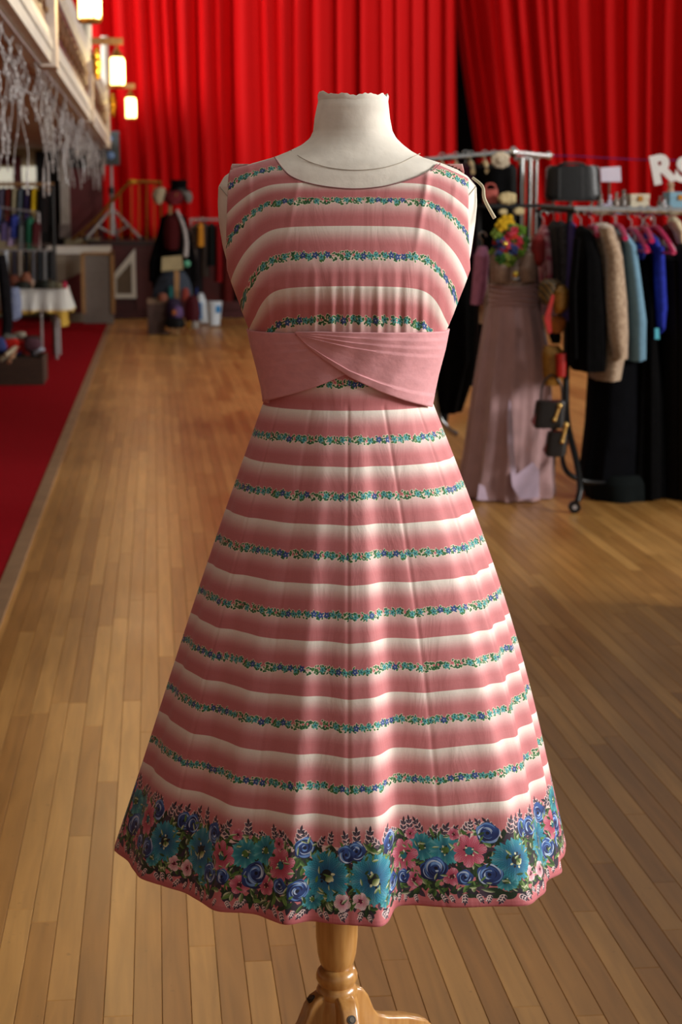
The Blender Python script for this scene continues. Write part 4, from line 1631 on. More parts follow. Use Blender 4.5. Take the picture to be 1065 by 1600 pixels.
# accessories rail
Ya = 19.3
rk = thing('accessory_rail', 'low rail hung with scarves and ties behind the white table', 'clothes rail', gpt(40, 500, Ya, 0))
MB().tube(pts_px([(-60, 392, Ya), (82, 392, Ya)]), .016, 8).build('rail', M['steel'], rk)
for px in (-58, 81):
    a = atY(px, 392, Ya)
    MB().tube([a, (a[0], a[1], 0)], .016, 8).build('upright', M['black_metal'], rk)
for k, (c, x0, y1, nm) in enumerate((((.74, .76, .80), 9, 428, 'white'), ((.22, .2, .24), 22, 440, 'charcoal'), ((.55, .50, .46), 31, 432, 'beige'), ((.10, .09, .1), 41, 440, 'black'), ((.34, .33, .35), 52, 442, 'mid grey'), ((.17, .18, .2), 62, 442, 'slate grey'), ((.46, .46, .47), 70, 440, 'silver grey'), ((.08, .08, .09), 78, 436, 'jet black'))):
    garment('scarf', [(392, x0 - 4, x0 + 4, .6), (397, x0 - 4, x0 + 4), (y1, x0 - 4, x0 + 5)], Ya, .05, cloth('scarf_%d' % k, c), nm + ' scarf over the low rail behind the table', 'scarf', 'scarves on the low rail', seed=k + 60, folds=4)

# table with a cloth
Yt = 19.0
tb = thing('trestle_table', 'folding table with thin metal legs on the red carpet', 'table', gpt(50, 540, Yt, 0))
tz = atY(60, 449, Yt)[2]
xl_, xr_ = atY(-60, 449, Yt)[0], atY(105, 449, Yt)[0]
MB().bbox(xl_, xr_ - .03, Yt - .35, Yt + .35, tz - .03, tz - .004).build('tabletop', M['rack_wood'], tb, smooth=False)
for x in (xl_ + .1, xr_ - .12):
    for y in (Yt - .3, Yt + .3):
        MB().tube([(x, y, tz - .03), (x + .01, y, .008)], .016, 8).build('leg', M['steel'], tb)
tcm = bpy.data.materials.new('white_cloth_yellow_border')
tcm.use_nodes = True
nt = tcm.node_tree
tcn = nt.nodes.new('ShaderNodeNewGeometry')
sx = nt.nodes.new('ShaderNodeSeparateXYZ')
nt.links.new(tcn.outputs['Position'], sx.inputs[0])
cr = nt.nodes.new('ShaderNodeValToRGB')
mr = nt.nodes.new('ShaderNodeMapRange')
mr.inputs['From Min'].default_value = tz - .32
mr.inputs['From Max'].default_value = tz
nt.links.new(sx.outputs['Z'], mr.inputs['Value'])
nt.links.new(mr.outputs[0], cr.inputs[0])
e = cr.color_ramp.elements
e[0].color = (*lin((.72, .58, .22)), 1)
e[1].color = (*lin((.80, .80, .78)), 1)
e[0].position, e[1].position = .28, .36
nt.links.new(cr.outputs[0], nt.nodes['Principled BSDF'].inputs['Base Color'])
nt.nodes['Principled BSDF'].inputs['Roughness'].default_value = .9
mb = MB()
ringT, ringB = [], []
per = []
for t in np.linspace(0, 1, 26)[:-1]:
    per.append((xl_ + (xr_ - xl_) * t, Yt - .37, 0, -1))
for t in np.linspace(0, 1, 13)[:-1]:
    per.append((xr_, Yt - .37 + .74 * t, 1, 0))
for t in np.linspace(0, 1, 26)[:-1]:
    per.append((xr_ - (xr_ - xl_) * t, Yt + .37, 0, 1))
for t in np.linspace(0, 1, 13)[:-1]:
    per.append((xl_, Yt + .37 - .74 * t, -1, 0))
rin, r0_, r1_, r2_ = [], [], [], []
for i, (x, y, nx, ny) in enumerate(per):
    corner = min(abs(x - xl_), abs(x - xr_)) < .06 and min(abs(y - Yt - .37), abs(y - Yt + .37)) < .06
    w = .02 + .02 * math.sin(i * 1.9)
    dr = .24 + (.14 if corner else 0) + .015 * math.sin(i * .9)
    rin.append((x * .98 + (xl_ + xr_) / 2 * .02, y * .98 + Yt * .02, tz + .002))
    r0_.append((x, y, tz))
    r1_.append((x + nx * w, y + ny * w, tz - dr * .5))
    r2_.append((x + nx * w * 2, y + ny * w * 2, tz - dr))
mb.rings([r2_, r1_, r0_, rin], cap0=False)
o = mb.build('tablecloth', tcm)
tag(o, 'white tablecloth with a yellow border over the folding table', 'tablecloth')
goods = [((8, 428, 34, 448), (.42, .23, .17), 'brown leather bag lying on the table', 'bag'), ((30, 424, 50, 448), (.52, .32, .24), 'tan leather bag in the middle of the table', 'bag'), ((46, 433, 54, 446), (.78, .66, .58), 'pale peach purse on the table', 'purse'), ((22, 440, 50, 451), (.16, .17, .15), 'dark green folded scarf at the front of the table', 'scarf'),
         ((52, 438, 84, 451), (.13, .15, .13), 'black folded shawl at the front of the table', 'shawl'), ((66, 436, 92, 447), (.33, .32, .26), 'olive hat lying on the table', 'hat'), ((96, 433, 105, 444), (.70, .18, .30), 'cerise pink purse at the table corner', 'purse'), ((3, 436, 16, 450), (.45, .18, .24), 'rose coloured purse near the table end', 'purse'), ((84, 440, 98, 449), (.45, .42, .33), 'khaki glove pair near the table corner', 'gloves')]
for k, ((x0, y0, x1, y1), c, lb, ct) in enumerate(goods):
    xm, w = (x0 + x1) / 2, (x1 - x0) / 2
    Yk = Yt - .28 + (.10 if k < 3 else -.02) - .01 * k
    zz = atY(xm, y1, Yk)[2]
    mbx = sil([(y0, xm - w * .5, xm + w * .5, .6), (y0 + (y1 - y0) * .35, xm - w * .9, xm + w * .9), (y1, xm - w, xm + w)], Yk, min(.12, w / F * Yk * .8), folds=4, famp=.06, seed=k)
    vv = np.array(mbx.v)
    vv[:, 2] += tz + .003 - vv[:, 2].min()
    mbx.v = [tuple(p) for p in vv]
    single(ct.replace(' ', '_'), mbx, cloth('good_%d' % k, c, rough=.6), lb, ct)
gb = sil([(449, 12, 30), (470, 8, 34), (495, 8, 34), (500, 14, 28)], Yt - .55, .09, folds=5, famp=.06)
single('cloth_bag', gb, cloth('pale_blue_print', (.52, .56, .66), rgb2=(.38, .42, .55), scale=60), 'pale blue patterned cloth bag hanging before the table', 'bag')
dk = sil([(398, -4, 8), (440, -2, 16), (500, 4, 20), (540, 2, 16)], Yt - .9, .12, folds=6, famp=.1)
single('dark_coat', dk, M['dark_cloth'], 'dark garment hanging at the very edge of the picture by the table', 'garment')

# crate of odds and ends
Yk0 = 15.9
kz = gpt(40, 590, Yk0, .008)
cr_ = thing('wooden_crate', 'low dark wooden crate full of odds and ends on the red carpet', 'crate', kz)
cm = mat('dark_crate_wood', (.26, .18, .12), .7, .2, 9, stretch=(1, 5, 5))
x0c, x1c = atY(-40, 590, Yk0)[0], atY(68, 590, Yk0)[0]
hc = atY(40, 560, Yk0)[2] - .008
hc = max(.16, hc)
for (xa, xb, ya, yb, nm) in ((x0c, x1c, Yk0 - .02, Yk0, 'front_board'), (x0c, x1c, Yk0 + .62, Yk0 + .64, 'back_board'), (x0c, x0c + .02, Yk0, Yk0 + .62, 'end_board'), (x1c - .02, x1c, Yk0, Yk0 + .62, 'end_board')):
    MB().bbox(xa, xb, ya, yb, .008, .008 + hc).build(nm, cm, cr_, smooth=False)
MB().bbox(x0c + .02, x1c - .02, Yk0, Yk0 + .62, .008, .022).build('base', cm, cr_, smooth=False)
stuffs = [(-6, 540, 20, (.24, .28, .50), 'blue toy'), (14, 533, 14, (.42, .42, .40), 'grey ball'), (34, 526, 13, (.62, .60, .54), 'pale shoe'), (20, 540, 16, (.78, .16, .12), 'scarlet glove'), (40, 540, 14, (.72, .15, .14), 'red mitten'), (28, 548, 12, (.16, .14, .30), 'navy sock'), (48, 549, 15, (.66, .24, .22), 'coral pouch'), (62, 546, 15, (.68, .72, .78), 'white shoe'),
          (72, 538, 12, (.36, .24, .28), 'mauve purse'), (54, 532, 12, (.24, .18, .16), 'brown belt'), (10, 556, 14, (.50, .42, .32), 'beige glove'), (80, 550, 10, (.34, .32, .34), 'grey strap'), (2, 548, 13, (.20, .20, .42), 'indigo cap')]
for k, (px, py, w, c, nm) in enumerate(stuffs):
    Yk = Yk0 + .10 + .035 * ((k * 5) % 13)
    c0 = atY(px * .93, py, Yk)
    c0[2] = max(c0[2], .10)
    c0[0] = min(c0[0], x1c - .1)
    mbx = MB().ball(c0, w / F * Yk * .82, 12, 8, sq=(1.15, .8, .75))
    vv = np.array(mbx.v)
    vv += .018 * np.sin(vv * 31 + k)
    mbx.v = [tuple(p) for p in vv]
    single(nm.split()[-1], mbx, cloth('odds_%d' % k, c), nm + ' heaped in the wooden crate', nm.split()[-1], 'odds and ends in the crate')
for k, (p, q, c) in enumerate((((8, 556, 1), (28, 540, 1), (.74, .68, .58)), ((14, 566, 1), (24, 548, 1), (.70, .52, .40)), ((2, 562, 1), (16, 552, 1), (.66, .62, .52)))):
    single('racket_handle', MB().tube([atY(p[0], p[1], Yk0 - .03), atY(q[0], q[1], Yk0 + .16)], .02, 8), cloth('stick_%d' % k, c), ('cream', 'tan', 'ivory')[k] + ' stick poking over the crate front', 'stick', 'sticks in the crate')
# ---------------------------------------------------------------- racks on the right
# tall chrome rack at the back
Y1 = 10.6
r1 = thing('chrome_rack', 'tall chrome clothes rack behind the pink gown', 'clothes rack', gpt(815, 640, Y1, 0))
MB().tube(pts_px([(600, 256, Y1), (803, 238, Y1)]), .016, 10).build('top_rail', M['chrome'], r1)
MB().tube(pts_px([(803, 238, Y1), (858, 244, Y1 + .5)]), .014, 10).build('side_rail', M['steel'], r1)
MB().ball(atY(802, 238, Y1), .026, 10, 8, sq=(1, 1, 1.3)).build('corner_joint', M['chrome'], r1)
MB().ball(atY(857, 243, Y1 + .5), .024, 10, 8).build('corner_joint', M['chrome'], r1)
for px, py, dY, r in ((815, 246, 0, .022), (828, 248, .2, .018), (838, 246, .5, .012)):
    a = atY(px, py, Y1 + dY)
    MB().tube([a, (a[0], a[1], .03)], r, 10).build('post', M['chrome'], r1)
a = atY(815, 246, Y1)
MB().tube(pts_px([(806, 248, Y1), (840, 247, Y1 + .5)]), .012, 8).build('cross_tube', M['steel'], r1)
a = atY(640, 256, Y1)
MB().tube([a, (a[0], a[1], .03)], .022, 10).build('post', M['chrome'], r1)
a = gpt(690, 660, Y1 - .9, 0)
MB().tube(smooth_path([atY(676, 600, Y1 - .9), atY(682, 645, Y1 - .9), atY(697, 668, Y1 - .9), atY(714, 679, Y1 - .9)], 5), .016, 8).build('curved_foot', M['chrome'], r1)
# hangers on the tall rail: cream wooden shoulders
for k, (px, py) in enumerate(((690, 252), (712, 251), (735, 249), (757, 248))):
    t = thing('wooden_hanger', ('first', 'second', 'third', 'fourth')[k] + ' cream wooden hanger along the tall chrome rail, counting from the dress', 'hanger', atY(px, py + 8, Y1), 'cream hangers on the tall rail')
    c = atY(px, py + 8, Y1)
    MB().tube(smooth_path([c - FH * .2 + (0, 0, -.05), c - FH * .08, c + (0, 0, .01), c + FH * .08, c + FH * .2 + (0, 0, -.05)], 4), .014, 8).build('shoulder_bar', mat('cream_wood', (.80, .70, .52), .5, .1, 20), t)
    mb = MB()
    hook(mb, c)
    mb.build('hook', M['chrome'], t)
fm = cloth('cream_flower', (.82, .76, .66))
fl = thing('flower_corsage', 'cream fabric flower corsage pinned on the tall chrome rack', 'corsage', atY(780, 255, Y1 - .3))
for k in range(9):
    t = k * .7
    MB().ball(atY(782 + 9 * math.cos(t) * (k > 0), 250 + 7 * math.sin(t) * (k > 0), Y1 - .3 - .02 * (k == 0)), .024, 8, 6, sq=(1.1, .6, 1)).build('petal', fm, fl)

bk = [('black_dress', [(256, 742, 800, .3), (264, 738, 806, .9), (330, 736, 806), (420, 730, 800)], .0, .25, M['black_cloth'], 'black dress on the tall chrome rack behind the coral bag', 'dress'),
      ('plum_blouse', [(256, 712, 742, .3), (262, 706, 744, .9), (330, 700, 742), (400, 700, 742)], .05, .25, cloth('plum', (.20, .06, .13)), 'dark plum blouse on the tall chrome rack next to the dress shoulder', 'blouse'),
      ('black_coat', [(262, 690, 715, .3), (268, 680, 715, .9), (400, 660, 745), (560, 660, 748), (640, 670, 720)], .1, .25, M['black_cloth'], 'long black coat on the tall chrome rack seen beside the striped dress', 'coat'),
      ('black_skirt', [(330, 738, 812, .6), (345, 735, 815), (560, 720, 800), (600, 720, 800)], .35, .2, cloth('blackish', (.06, .045, .05)), 'black skirt hanging behind the pink gown', 'skirt')]
for nm, rws, dY, dp, m, lb, ct in bk:
    garment(nm, rws, Y1 + dY, dp, m, lb, ct, seed=len(nm), folds=7)
garment('lilac_cardigan', [(385, 747, 760, .4), (400, 741, 764), (450, 737, 760), (475, 735, 752)], 9.7, .12, cloth('lilac_pink', (.70, .45, .58)), 'lilac pink cardigan hanging between the striped dress and the pink gown', 'cardigan', seed=4)
garment('cream_scarf', [(430, 752, 762, .5), (460, 750, 762), (505, 748, 756)], 9.75, .08, cloth('cream_scarf', (.72, .62, .54)), 'cream scarf hanging below the lilac cardigan', 'scarf', seed=9)
lowg = [((.34, .30, .24), 700, 540, 600, 'khaki'), ((.26, .12, .16), 712, 500, 590, 'burgundy'), ((.58, .56, .46), 722, 545, 605, 'pale olive'), ((.46, .36, .38), 733, 530, 600, 'dusty mauve'), ((.10, .09, .1), 706, 450, 560, 'black')]
for k, (c, x0, y0, y1, nm) in enumerate(lowg):
    garment('hanging_garment', [(y0, x0 - 3, x0 + 4, .3), (y0 + 6, x0 - 7, x0 + 7), (y1, x0 - 6, x0 + 6)], 13.2 + .1 * k, .18, cloth('mid_%d' % k, c), nm + ' garment on the far rail glimpsed beside the striped skirt', 'garment', 'garments on the far rail', seed=70 + k)
rk = thing('far_rail', 'far clothes rail glimpsed between the striped dress and the pink gown', 'clothes rail', gpt(715, 640, 13.4, 0))
MB().tube(pts_px([(640, 440, 13.4), (800, 440, 13.4)]), .014, 8).build('rail', M['black_metal'], rk)
for px in (642, 798):
    a = atY(px, 440, 13.4)
    MB().tube([a, (a[0], a[1], 0)], .014, 8).build('upright', M['black_metal'], rk)
single('dark_bag', sil([(600, 684, 700, .6), (612, 680, 702), (650, 682, 700), (664, 688, 698)], 12.65, .1, folds=4, famp=.08), M['black_cloth'], 'black bag hanging low beside the striped skirt', 'bag')

# bits on the shelf line behind the gown
cb = thing('coral_bag', 'small coral handbag on the black shelf behind the shoulder cord', 'handbag', atY(766, 318, 10.0))
sil([(296, 755, 777), (302, 754, 777), (318, 755, 776)], 10.0, .035, n=4).build('body', cloth('coral', (.72, .36, .32), rough=.5), cb)
MB().tube(smooth_path(pts_px([(757, 297, 10), (760, 289, 10), (766, 287, 10), (772, 289, 10), (775, 297, 10)]), 4), .006, 6).build('handle', cloth('coral', (.72, .36, .32)), cb)
for k, (px, py, r, lb) in enumerate(((793, 310, 15, 'large cream fabric flower above the flower garland'), (811, 330, 9, 'small cream fabric flower beside the chrome post'), (786, 331, 7, 'tiny cream fabric bud above the flower garland'))):
    t = thing('fabric_flower', lb, 'fabric flower', atY(px, py + r * .5, 9.9))
    for q in range(8):
        a = q * math.pi / 4
        rr = 0 if q == 0 else r * .58
        MB().ball(atY(px + rr * math.cos(a), py + rr * .55 * math.sin(a), 9.9), r / F * 9.9 * .46, 8, 6, sq=(1.1, .7, .8)).build('petal', mat('gold_cream', (.80, .72, .52), .6, .15, 40), t)
sh = thing('black_shelf', 'black display shelf unit carrying small goods behind the racks', 'shelf', gpt(800, 400, 10.15, 0))
for zz, (xa, xb) in ((atY(800, 319, 10.1)[2], (745, 845)), (atY(960, 327, 10.1)[2], (842, 1110))):
    A, B = atY(xa, 320, 10.15)[0], atY(xb, 320, 10.15)[0]
    MB().bbox(A, B, 9.9, 10.25, zz - .02, zz).build('board', M['black_metal'], sh, smooth=False)
for xa in (748, 843, 1100):
    A = atY(xa, 320, 10.2)[0]
    MB().bbox(A - .012, A + .012, 10.18, 10.22, 0, atY(800, 321, 10.1)[2] - .02).build('upright', M['black_metal'], sh, smooth=False)

# ---- pink gown
Yg = 9.35
pk = mat('dusty_pink_chiffon', (.66, .52, .52), .8, .06, 12, sheen=.2)
gw = thing('evening_gown', 'long dusty pink strapless evening gown with a pleated skirt', 'gown', gpt(790, 780, Yg, .01))
# pleated skirt
rows_ = [(478, 762, 839), (500, 757, 846), (540, 751, 853), (600, 742, 857), (660, 735, 858), (710, 729, 858), (750, 722, 860), (768, 718, 862), (778, 722, 860)]
ysr = [r[0] for r in rows_]
yy = np.linspace(478, 780, 40)
rings = []
NG = 132
for i, y in enumerate(yy):
    t = i / 39
    xl_ = np.interp(y, ysr, [r[1] for r in rows_])
    xr_ = np.interp(y, ysr, [r[2] for r in rows_])
    a, b_ = atY(xl_, y, Yg), atY(xr_, y, Yg)
    c = (a + b_) / 2
    w = np.linalg.norm(b_ - a) / 2
    dp = .13 + .10 * t
    ring = []
    for k in range(NG):
        th = 2 * math.pi * k / NG
        f = 1 + (.03 + .055 * t) * (math.sin(11 * th + .5 + .4 * math.sin(3 * th)) + .35 * math.sin(23 * th + 2 * t))
        p = c + RH * math.cos(th) * w * f + FH * math.sin(th) * dp * f
        p[2] = max(p[2], .006)
        ring.append(p)
    rings.append(ring)
MB().rings(rings).build('skirt', pk, gw)
sil([(444, 765, 838, .95), (456, 764, 838), (479, 762, 840)], Yg, .125, seg=40).build('waistband', pk, gw)
wbn = bpy.data.objects[gw.children[-1].name]
for q in range(5):
    y = 447 + q * 7
    pts = []
    for th in np.linspace(math.pi, 2 * math.pi, 22):
        c = atY(801, y + 2 * math.sin(th * 3 + q), Yg)
        w = np.linalg.norm(atY(838.6, y, Yg) - atY(764, y, Yg)) / 2
        pts.append(c + RH * math.cos(th) * w * 1.01 + FH * math.sin(th) * .127)
    MB().tube(pts, .006, 6).build('pleat', pk, wbn)
seq = mat('sequined_bodice', (.64, .54, .48), .3, .35, 160, metal=.15, rgb2=(.42, .34, .31))
sil([(400, 772, 830, .75), (420, 766, 836), (446, 765, 838)], Yg, .12, seg=36).build('bodice', seq, gw)
for sx, c0 in ((-1, 782), (1, 822)):
    rws = [(388, c0 - 4 + 6 * sx, c0 + 4 + 6 * sx, .3), (398, c0 - 13 + 4 * sx, c0 + 13 + 3 * sx), (420, c0 - 17, c0 + 17), (440, c0 - 15, c0 + 15, .7)]
    sil(rws, Yg - .09, .055).build('cup', seq, gw)
satin = mat('lilac_satin', (.74, .66, .74), .25, .08, 10)
a = [(796, 622), (800, 650), (803, 700), (806, 742), (832, 722), (842, 735), (842, 778), (812, 780), (800, 760), (793, 700), (792, 650)]
MB().poly([atY(x, y, Yg - .262 - .04 * (y - 620) / 160) for x, y in a], (0, .006, 0)).build('satin_underskirt', satin, gw)
MB().poly([atY(x, y, Yg - .26) for x, y in ((748, 756), (757, 760), (762, 781), (745, 781))], (0, .006, 0)).build('satin_hem', satin, gw)
MB().ball(atY(806, 429, Yg - .16), .018, 12, 8, sq=(1, .5, 1)).build('gold_brooch', mat('gold_sequin', (.95, .82, .35), .15, .1, 20, metal=.9), gw)
MB().ball(atY(806, 437, Yg - .155), .026, 12, 8, sq=(1, .5, .7)).build('silver_brooch', mat('silver_sequin', (.62, .60, .60), .2, .2, 60, metal=.8), gw)
# stand under the gown
gs = thing('gown_stand', 'slim black stand carrying the evening gown', 'stand', gpt(800, 700, Yg, 0))
MB().tube([gpt(800, 700, Yg, 0.0), atY(800, 372, Yg)], .015, 8).build('pole', M['black_metal'], gs)
MB().tube(pts_px([(772, 392, Yg), (800, 374, Yg), (830, 392, Yg)]), .012, 8).build('cross_bar', M['black_metal'], gs)

# flower garland around the gown's neck
fg = thing('flower_garland', 'bright red, yellow and green artificial flower garland above the evening gown', 'garland', atY(793, 412, Yg - .12))
rgf = random.Random(9)
fc = [(.62, .10, .16), (.75, .25, .32), (.78, .62, .12), (.32, .45, .14), (.20, .34, .14), (.66, .16, .22), (.55, .62, .28), (.20, .24, .42), (.70, .20, .14), (.42, .50, .20)]
spots = []
for t in np.linspace(0, 6.28 * 3, 60):
    q = rgf.uniform(.15, 1.05)
    spots.append((793 + 27 * math.cos(t) * q, 380 + 28 * math.sin(t) * q, rgf.choice([3, 4, 6, 9, 0, 5]) if q > .8 else rgf.choice([0, 1, 5, 8, 0, 5, 4, 7])))
spots = spots + [(792, 346, 2), (783, 352, 2), (790, 382, 2), (788, 403, 3), (793, 405, 6)]
pet = None
for k, (px, py, ci) in enumerate(spots):
    c = atY(px, py, Yg - .10 - .05 * rgf.random())
    mb = MB()
    R_ = .017 + .012 * rgf.random() + (.012 if k > 59 else 0)
    for q in range(5):
        t = q * 1.2566 + k
        mb.ball(c + RH * R_ * .7 * math.cos(t) + np.array([0, 0, R_ * .7 * math.sin(t)]), R_ * .5, 7, 5, sq=(1, .5, 1))
    mb.ball(c - FH * .012, R_ * .35, 7, 5)
    mb.build('flower', cloth('garland_%d' % ci, fc[ci]), fg)
MB().ball(atY(789, 381, Yg - .19), .014, 10, 8).build('gold_bead', mat('gold_sequin', (.95, .82, .35), .15, .1, 20, metal=.9), fg)
single('red_hat', sil([(366, 836, 846, .4), (374, 830, 851), (392, 827, 852), (408, 832, 850), (416, 838, 845, .4)], Yg - .1, .06), mat('red_felt', (.50, .07, .07), .8, .1, 20), 'round red felt hat beside the flower garland', 'hat')

# ---- hats and bags on the end of the front rack
Ye = 9.0
cp_ = thing('sequin_cap', 'black and gold striped sequin cap on the end of the rack', 'cap', atY(864, 488, Ye))
stp_m = bpy.data.materials.new('gold_black_stripes')
stp_m.use_nodes = True
nt = stp_m.node_tree
wv = nt.nodes.new('ShaderNodeTexWave')
wv.inputs['Scale'].default_value = 14
wv.inputs['Distortion'].default_value = .6
tcn = nt.nodes.new('ShaderNodeTexCoord')
mpn = nt.nodes.new('ShaderNodeMapping')
mpn.inputs['Rotation'].default_value = (0, .6, 0)
nt.links.new(tcn.outputs['Object'], mpn.inputs[0])
nt.links.new(mpn.outputs[0], wv.inputs[0])
crr = nt.nodes.new('ShaderNodeValToRGB')
crr.color_ramp.elements[0].color = (.01, .008, .006, 1)
crr.color_ramp.elements[1].color = (*lin((.45, .34, .14)), 1)
nt.links.new(wv.outputs['Fac'], crr.inputs[0])
nt.links.new(crr.outputs[0], nt.nodes['Principled BSDF'].inputs['Base Color'])
sil([(436, 850, 868, .4), (442, 843, 876), (456, 841, 876), (468, 842, 866), (476, 846, 858, .6)], Ye, .09).build('crown', stp_m, cp_)
gsq = mat('gold_sequins', (.62, .45, .18), .35, .3, 150, metal=.4, rgb2=(.42, .28, .08))
sil([(446, 872, 882, .5), (455, 864, 889), (470, 862, 890), (482, 864, 886), (490, 866, 878, .5)], Ye - .08, .04).build('disc', gsq, cp_)
single('red_strap', MB().poly([atY(x, y, Ye - .14) for x, y in ((862, 460), (866, 462), (860, 492), (862, 520), (856, 522), (850, 498))], (0, .02, 0)), mat('red_patent', (.62, .07, .06), .35), 'red patent strap hanging below the sequin cap', 'strap')
for k, (rws, m, lb, nm) in enumerate(((([(494, 862, 878, .6), (500, 858, 884), (512, 857, 882), (520, 862, 876)]), cloth('amber', (.58, .33, .12), rough=.5), 'amber orange pouch below the sequin cap', 'pouch'),
                                       (([(540, 850, 872, .6), (552, 846, 882), (580, 847, 884), (602, 850, 872, .7)]), gsq, 'gold sequin evening bag on the rack end', 'evening_bag'),
                                       (([(552, 868, 884), (556, 867, 884), (586, 868, 883), (588, 869, 882)]), mat('red_patent', (.62, .07, .06), .35), 'small red patent purse over the gold sequin bag', 'purse'),
                                       (([(518, 858, 874, .6), (526, 858, 876), (536, 862, 874)]), M['black_cloth'], 'small black purse between the amber pouch and the gold bag', 'purse'))):
    single(nm, sil(rws, Ye - .04 - .05 * (k == 2), .045, n=2.6, folds=3, famp=.05, seed=k), m, lb, nm.replace('_', ' '))
blk = mat('black_leather', (.06, .052, .055), .35, .2, 30)
for k, (x0, y0, x1, y1, lb) in enumerate(((832, 626, 884, 668, 'black leather handbag with a gold clasp, upper one of two on the rack end'), (850, 674, 886, 712, 'black leather handbag with a gold bar, lower one of two on the rack end'))):
    t = thing('handbag', lb, 'handbag', atY((x0 + x1) / 2, y1, Ye - .1))
    Yb = Ye - .08 - .04 * k
    rws = [(y0, x0 + 6, x1 - 2), (y0 + 6, x0 + 4, x1), (y1 - 4, x0, x1 - 3), (y1, x0 + 3, x1 - 6)]
    sil(rws, Yb, .05, n=4.5, seg=32).build('body', blk, t)
    MB().poly([atY(x, y, Yb - .03) for x, y in ((x0 - 1, y1 - 8), (x0 + 12, y0 + 2), (x0 + 16, y0 + 6), (x0 + 3, y1 - 2))], (0, .03, 0)).build('red_gusset', mat('dark_red_leather', (.36, .05, .06), .4), t)
    gx = (874, 634, 866, 656) if k == 0 else (884, 664, 878, 690)
    cl = MB().tube(pts_px([(gx[0], gx[1], Yb - .055), (gx[2], gx[3], Yb - .055)]), .010, 8)
    cl.ball(atY(gx[0], gx[1], Yb - .055), .016, 8, 6).ball(atY(gx[2], gx[3], Yb - .055), .014, 8, 6)
    cl.build('gold_clasp', mat('pale_gold', (.85, .70, .42), .25, .1, 20, metal=.9), t)
    MB().tube(smooth_path(pts_px([(x0 + 12, y0 + 2, Yb), (x0 + 16, y0 - 26, Yb), ((x0 + x1) / 2 + 4, y0 - 40, Yb), (x1 - 8, y0 - 24, Yb), (x1 - 6, y0 + 2, Yb)]), 5), .006, 6).build('handle', blk, t)

# ---- front rack
Yf = 9.15
fr_ = thing('front_rack', 'black wheeled clothes rack with a chrome hanging rail', 'clothes rack', gpt(890, 790, Yf - .3, 0))
MB().tube(pts_px([(896, 328, Yf), (1180, 332, Yf)]), .020, 12).build('hanging_rail', M['chrome'], fr_)
MB().tube(pts_px([(848, 324, Yf + .35), (900, 328, Yf)]), .018, 10).build('end_rail', M['black_metal'], fr_)
a = atY(886, 330, Yf + .1)
ft = gpt(905, 770, Yf - .35)
MB().tube(smooth_path([atY(890, 330, Yf + .05), atY(886, 450, Yf + .05), atY(884, 600, Yf), atY(886, 660, Yf - .1), atY(900, 720, Yf - .25), atY(906, 760, Yf - .35), atY(902, 783, Yf - .38)], 6), .017, 10).build('end_post', M['black_metal'], fr_)
cw = MB().tube([atY(897, 792, Yf - .38) - FH * .014, atY(897, 792, Yf - .38) + FH * .014], .031, 20)
vv = np.array(cw.v)
cw.v = [tuple(p) for p in vv]
ow = cw.build('caster_wheel', M['black_metal'], fr_)
MB().tube([atY(897, 792, Yf - .38) - FH * .017, atY(897, 792, Yf - .38) + FH * .017], .012, 12).build('hub', M['steel'], ow)
bz = .03
lp = smooth_path(pts_px([(884, 690, Yf), (878, 712, Yf), (886, 738, Yf - .1), (915, 752, Yf - .1), (960, 752, Yf), (1000, 735, Yf + .1), (1004, 690, Yf + .1)]), 6)
MB().tube(lp, .014, 8).build('lower_hoop', M['black_metal'], fr_)
MB().tube(pts_px([(866, 660, Yf + .4), (862, 745, Yf + .5)]), .016, 8).build('rear_post', M['black_metal'], fr_)
a = atY(1150, 332, Yf)
MB().tube([a, (a[0], a[1], .03)], .018, 8).build('end_post', M['black_metal'], fr_)
for k, px in enumerate((922, 940, 956, 982, 1000, 1012, 1030, 1046)):
    MB().tube([atY(px, 329, Yf) - RH * .010, atY(px, 329, Yf) + RH * .010], .026, 12).build('size_ring', M['chrome'], fr_)

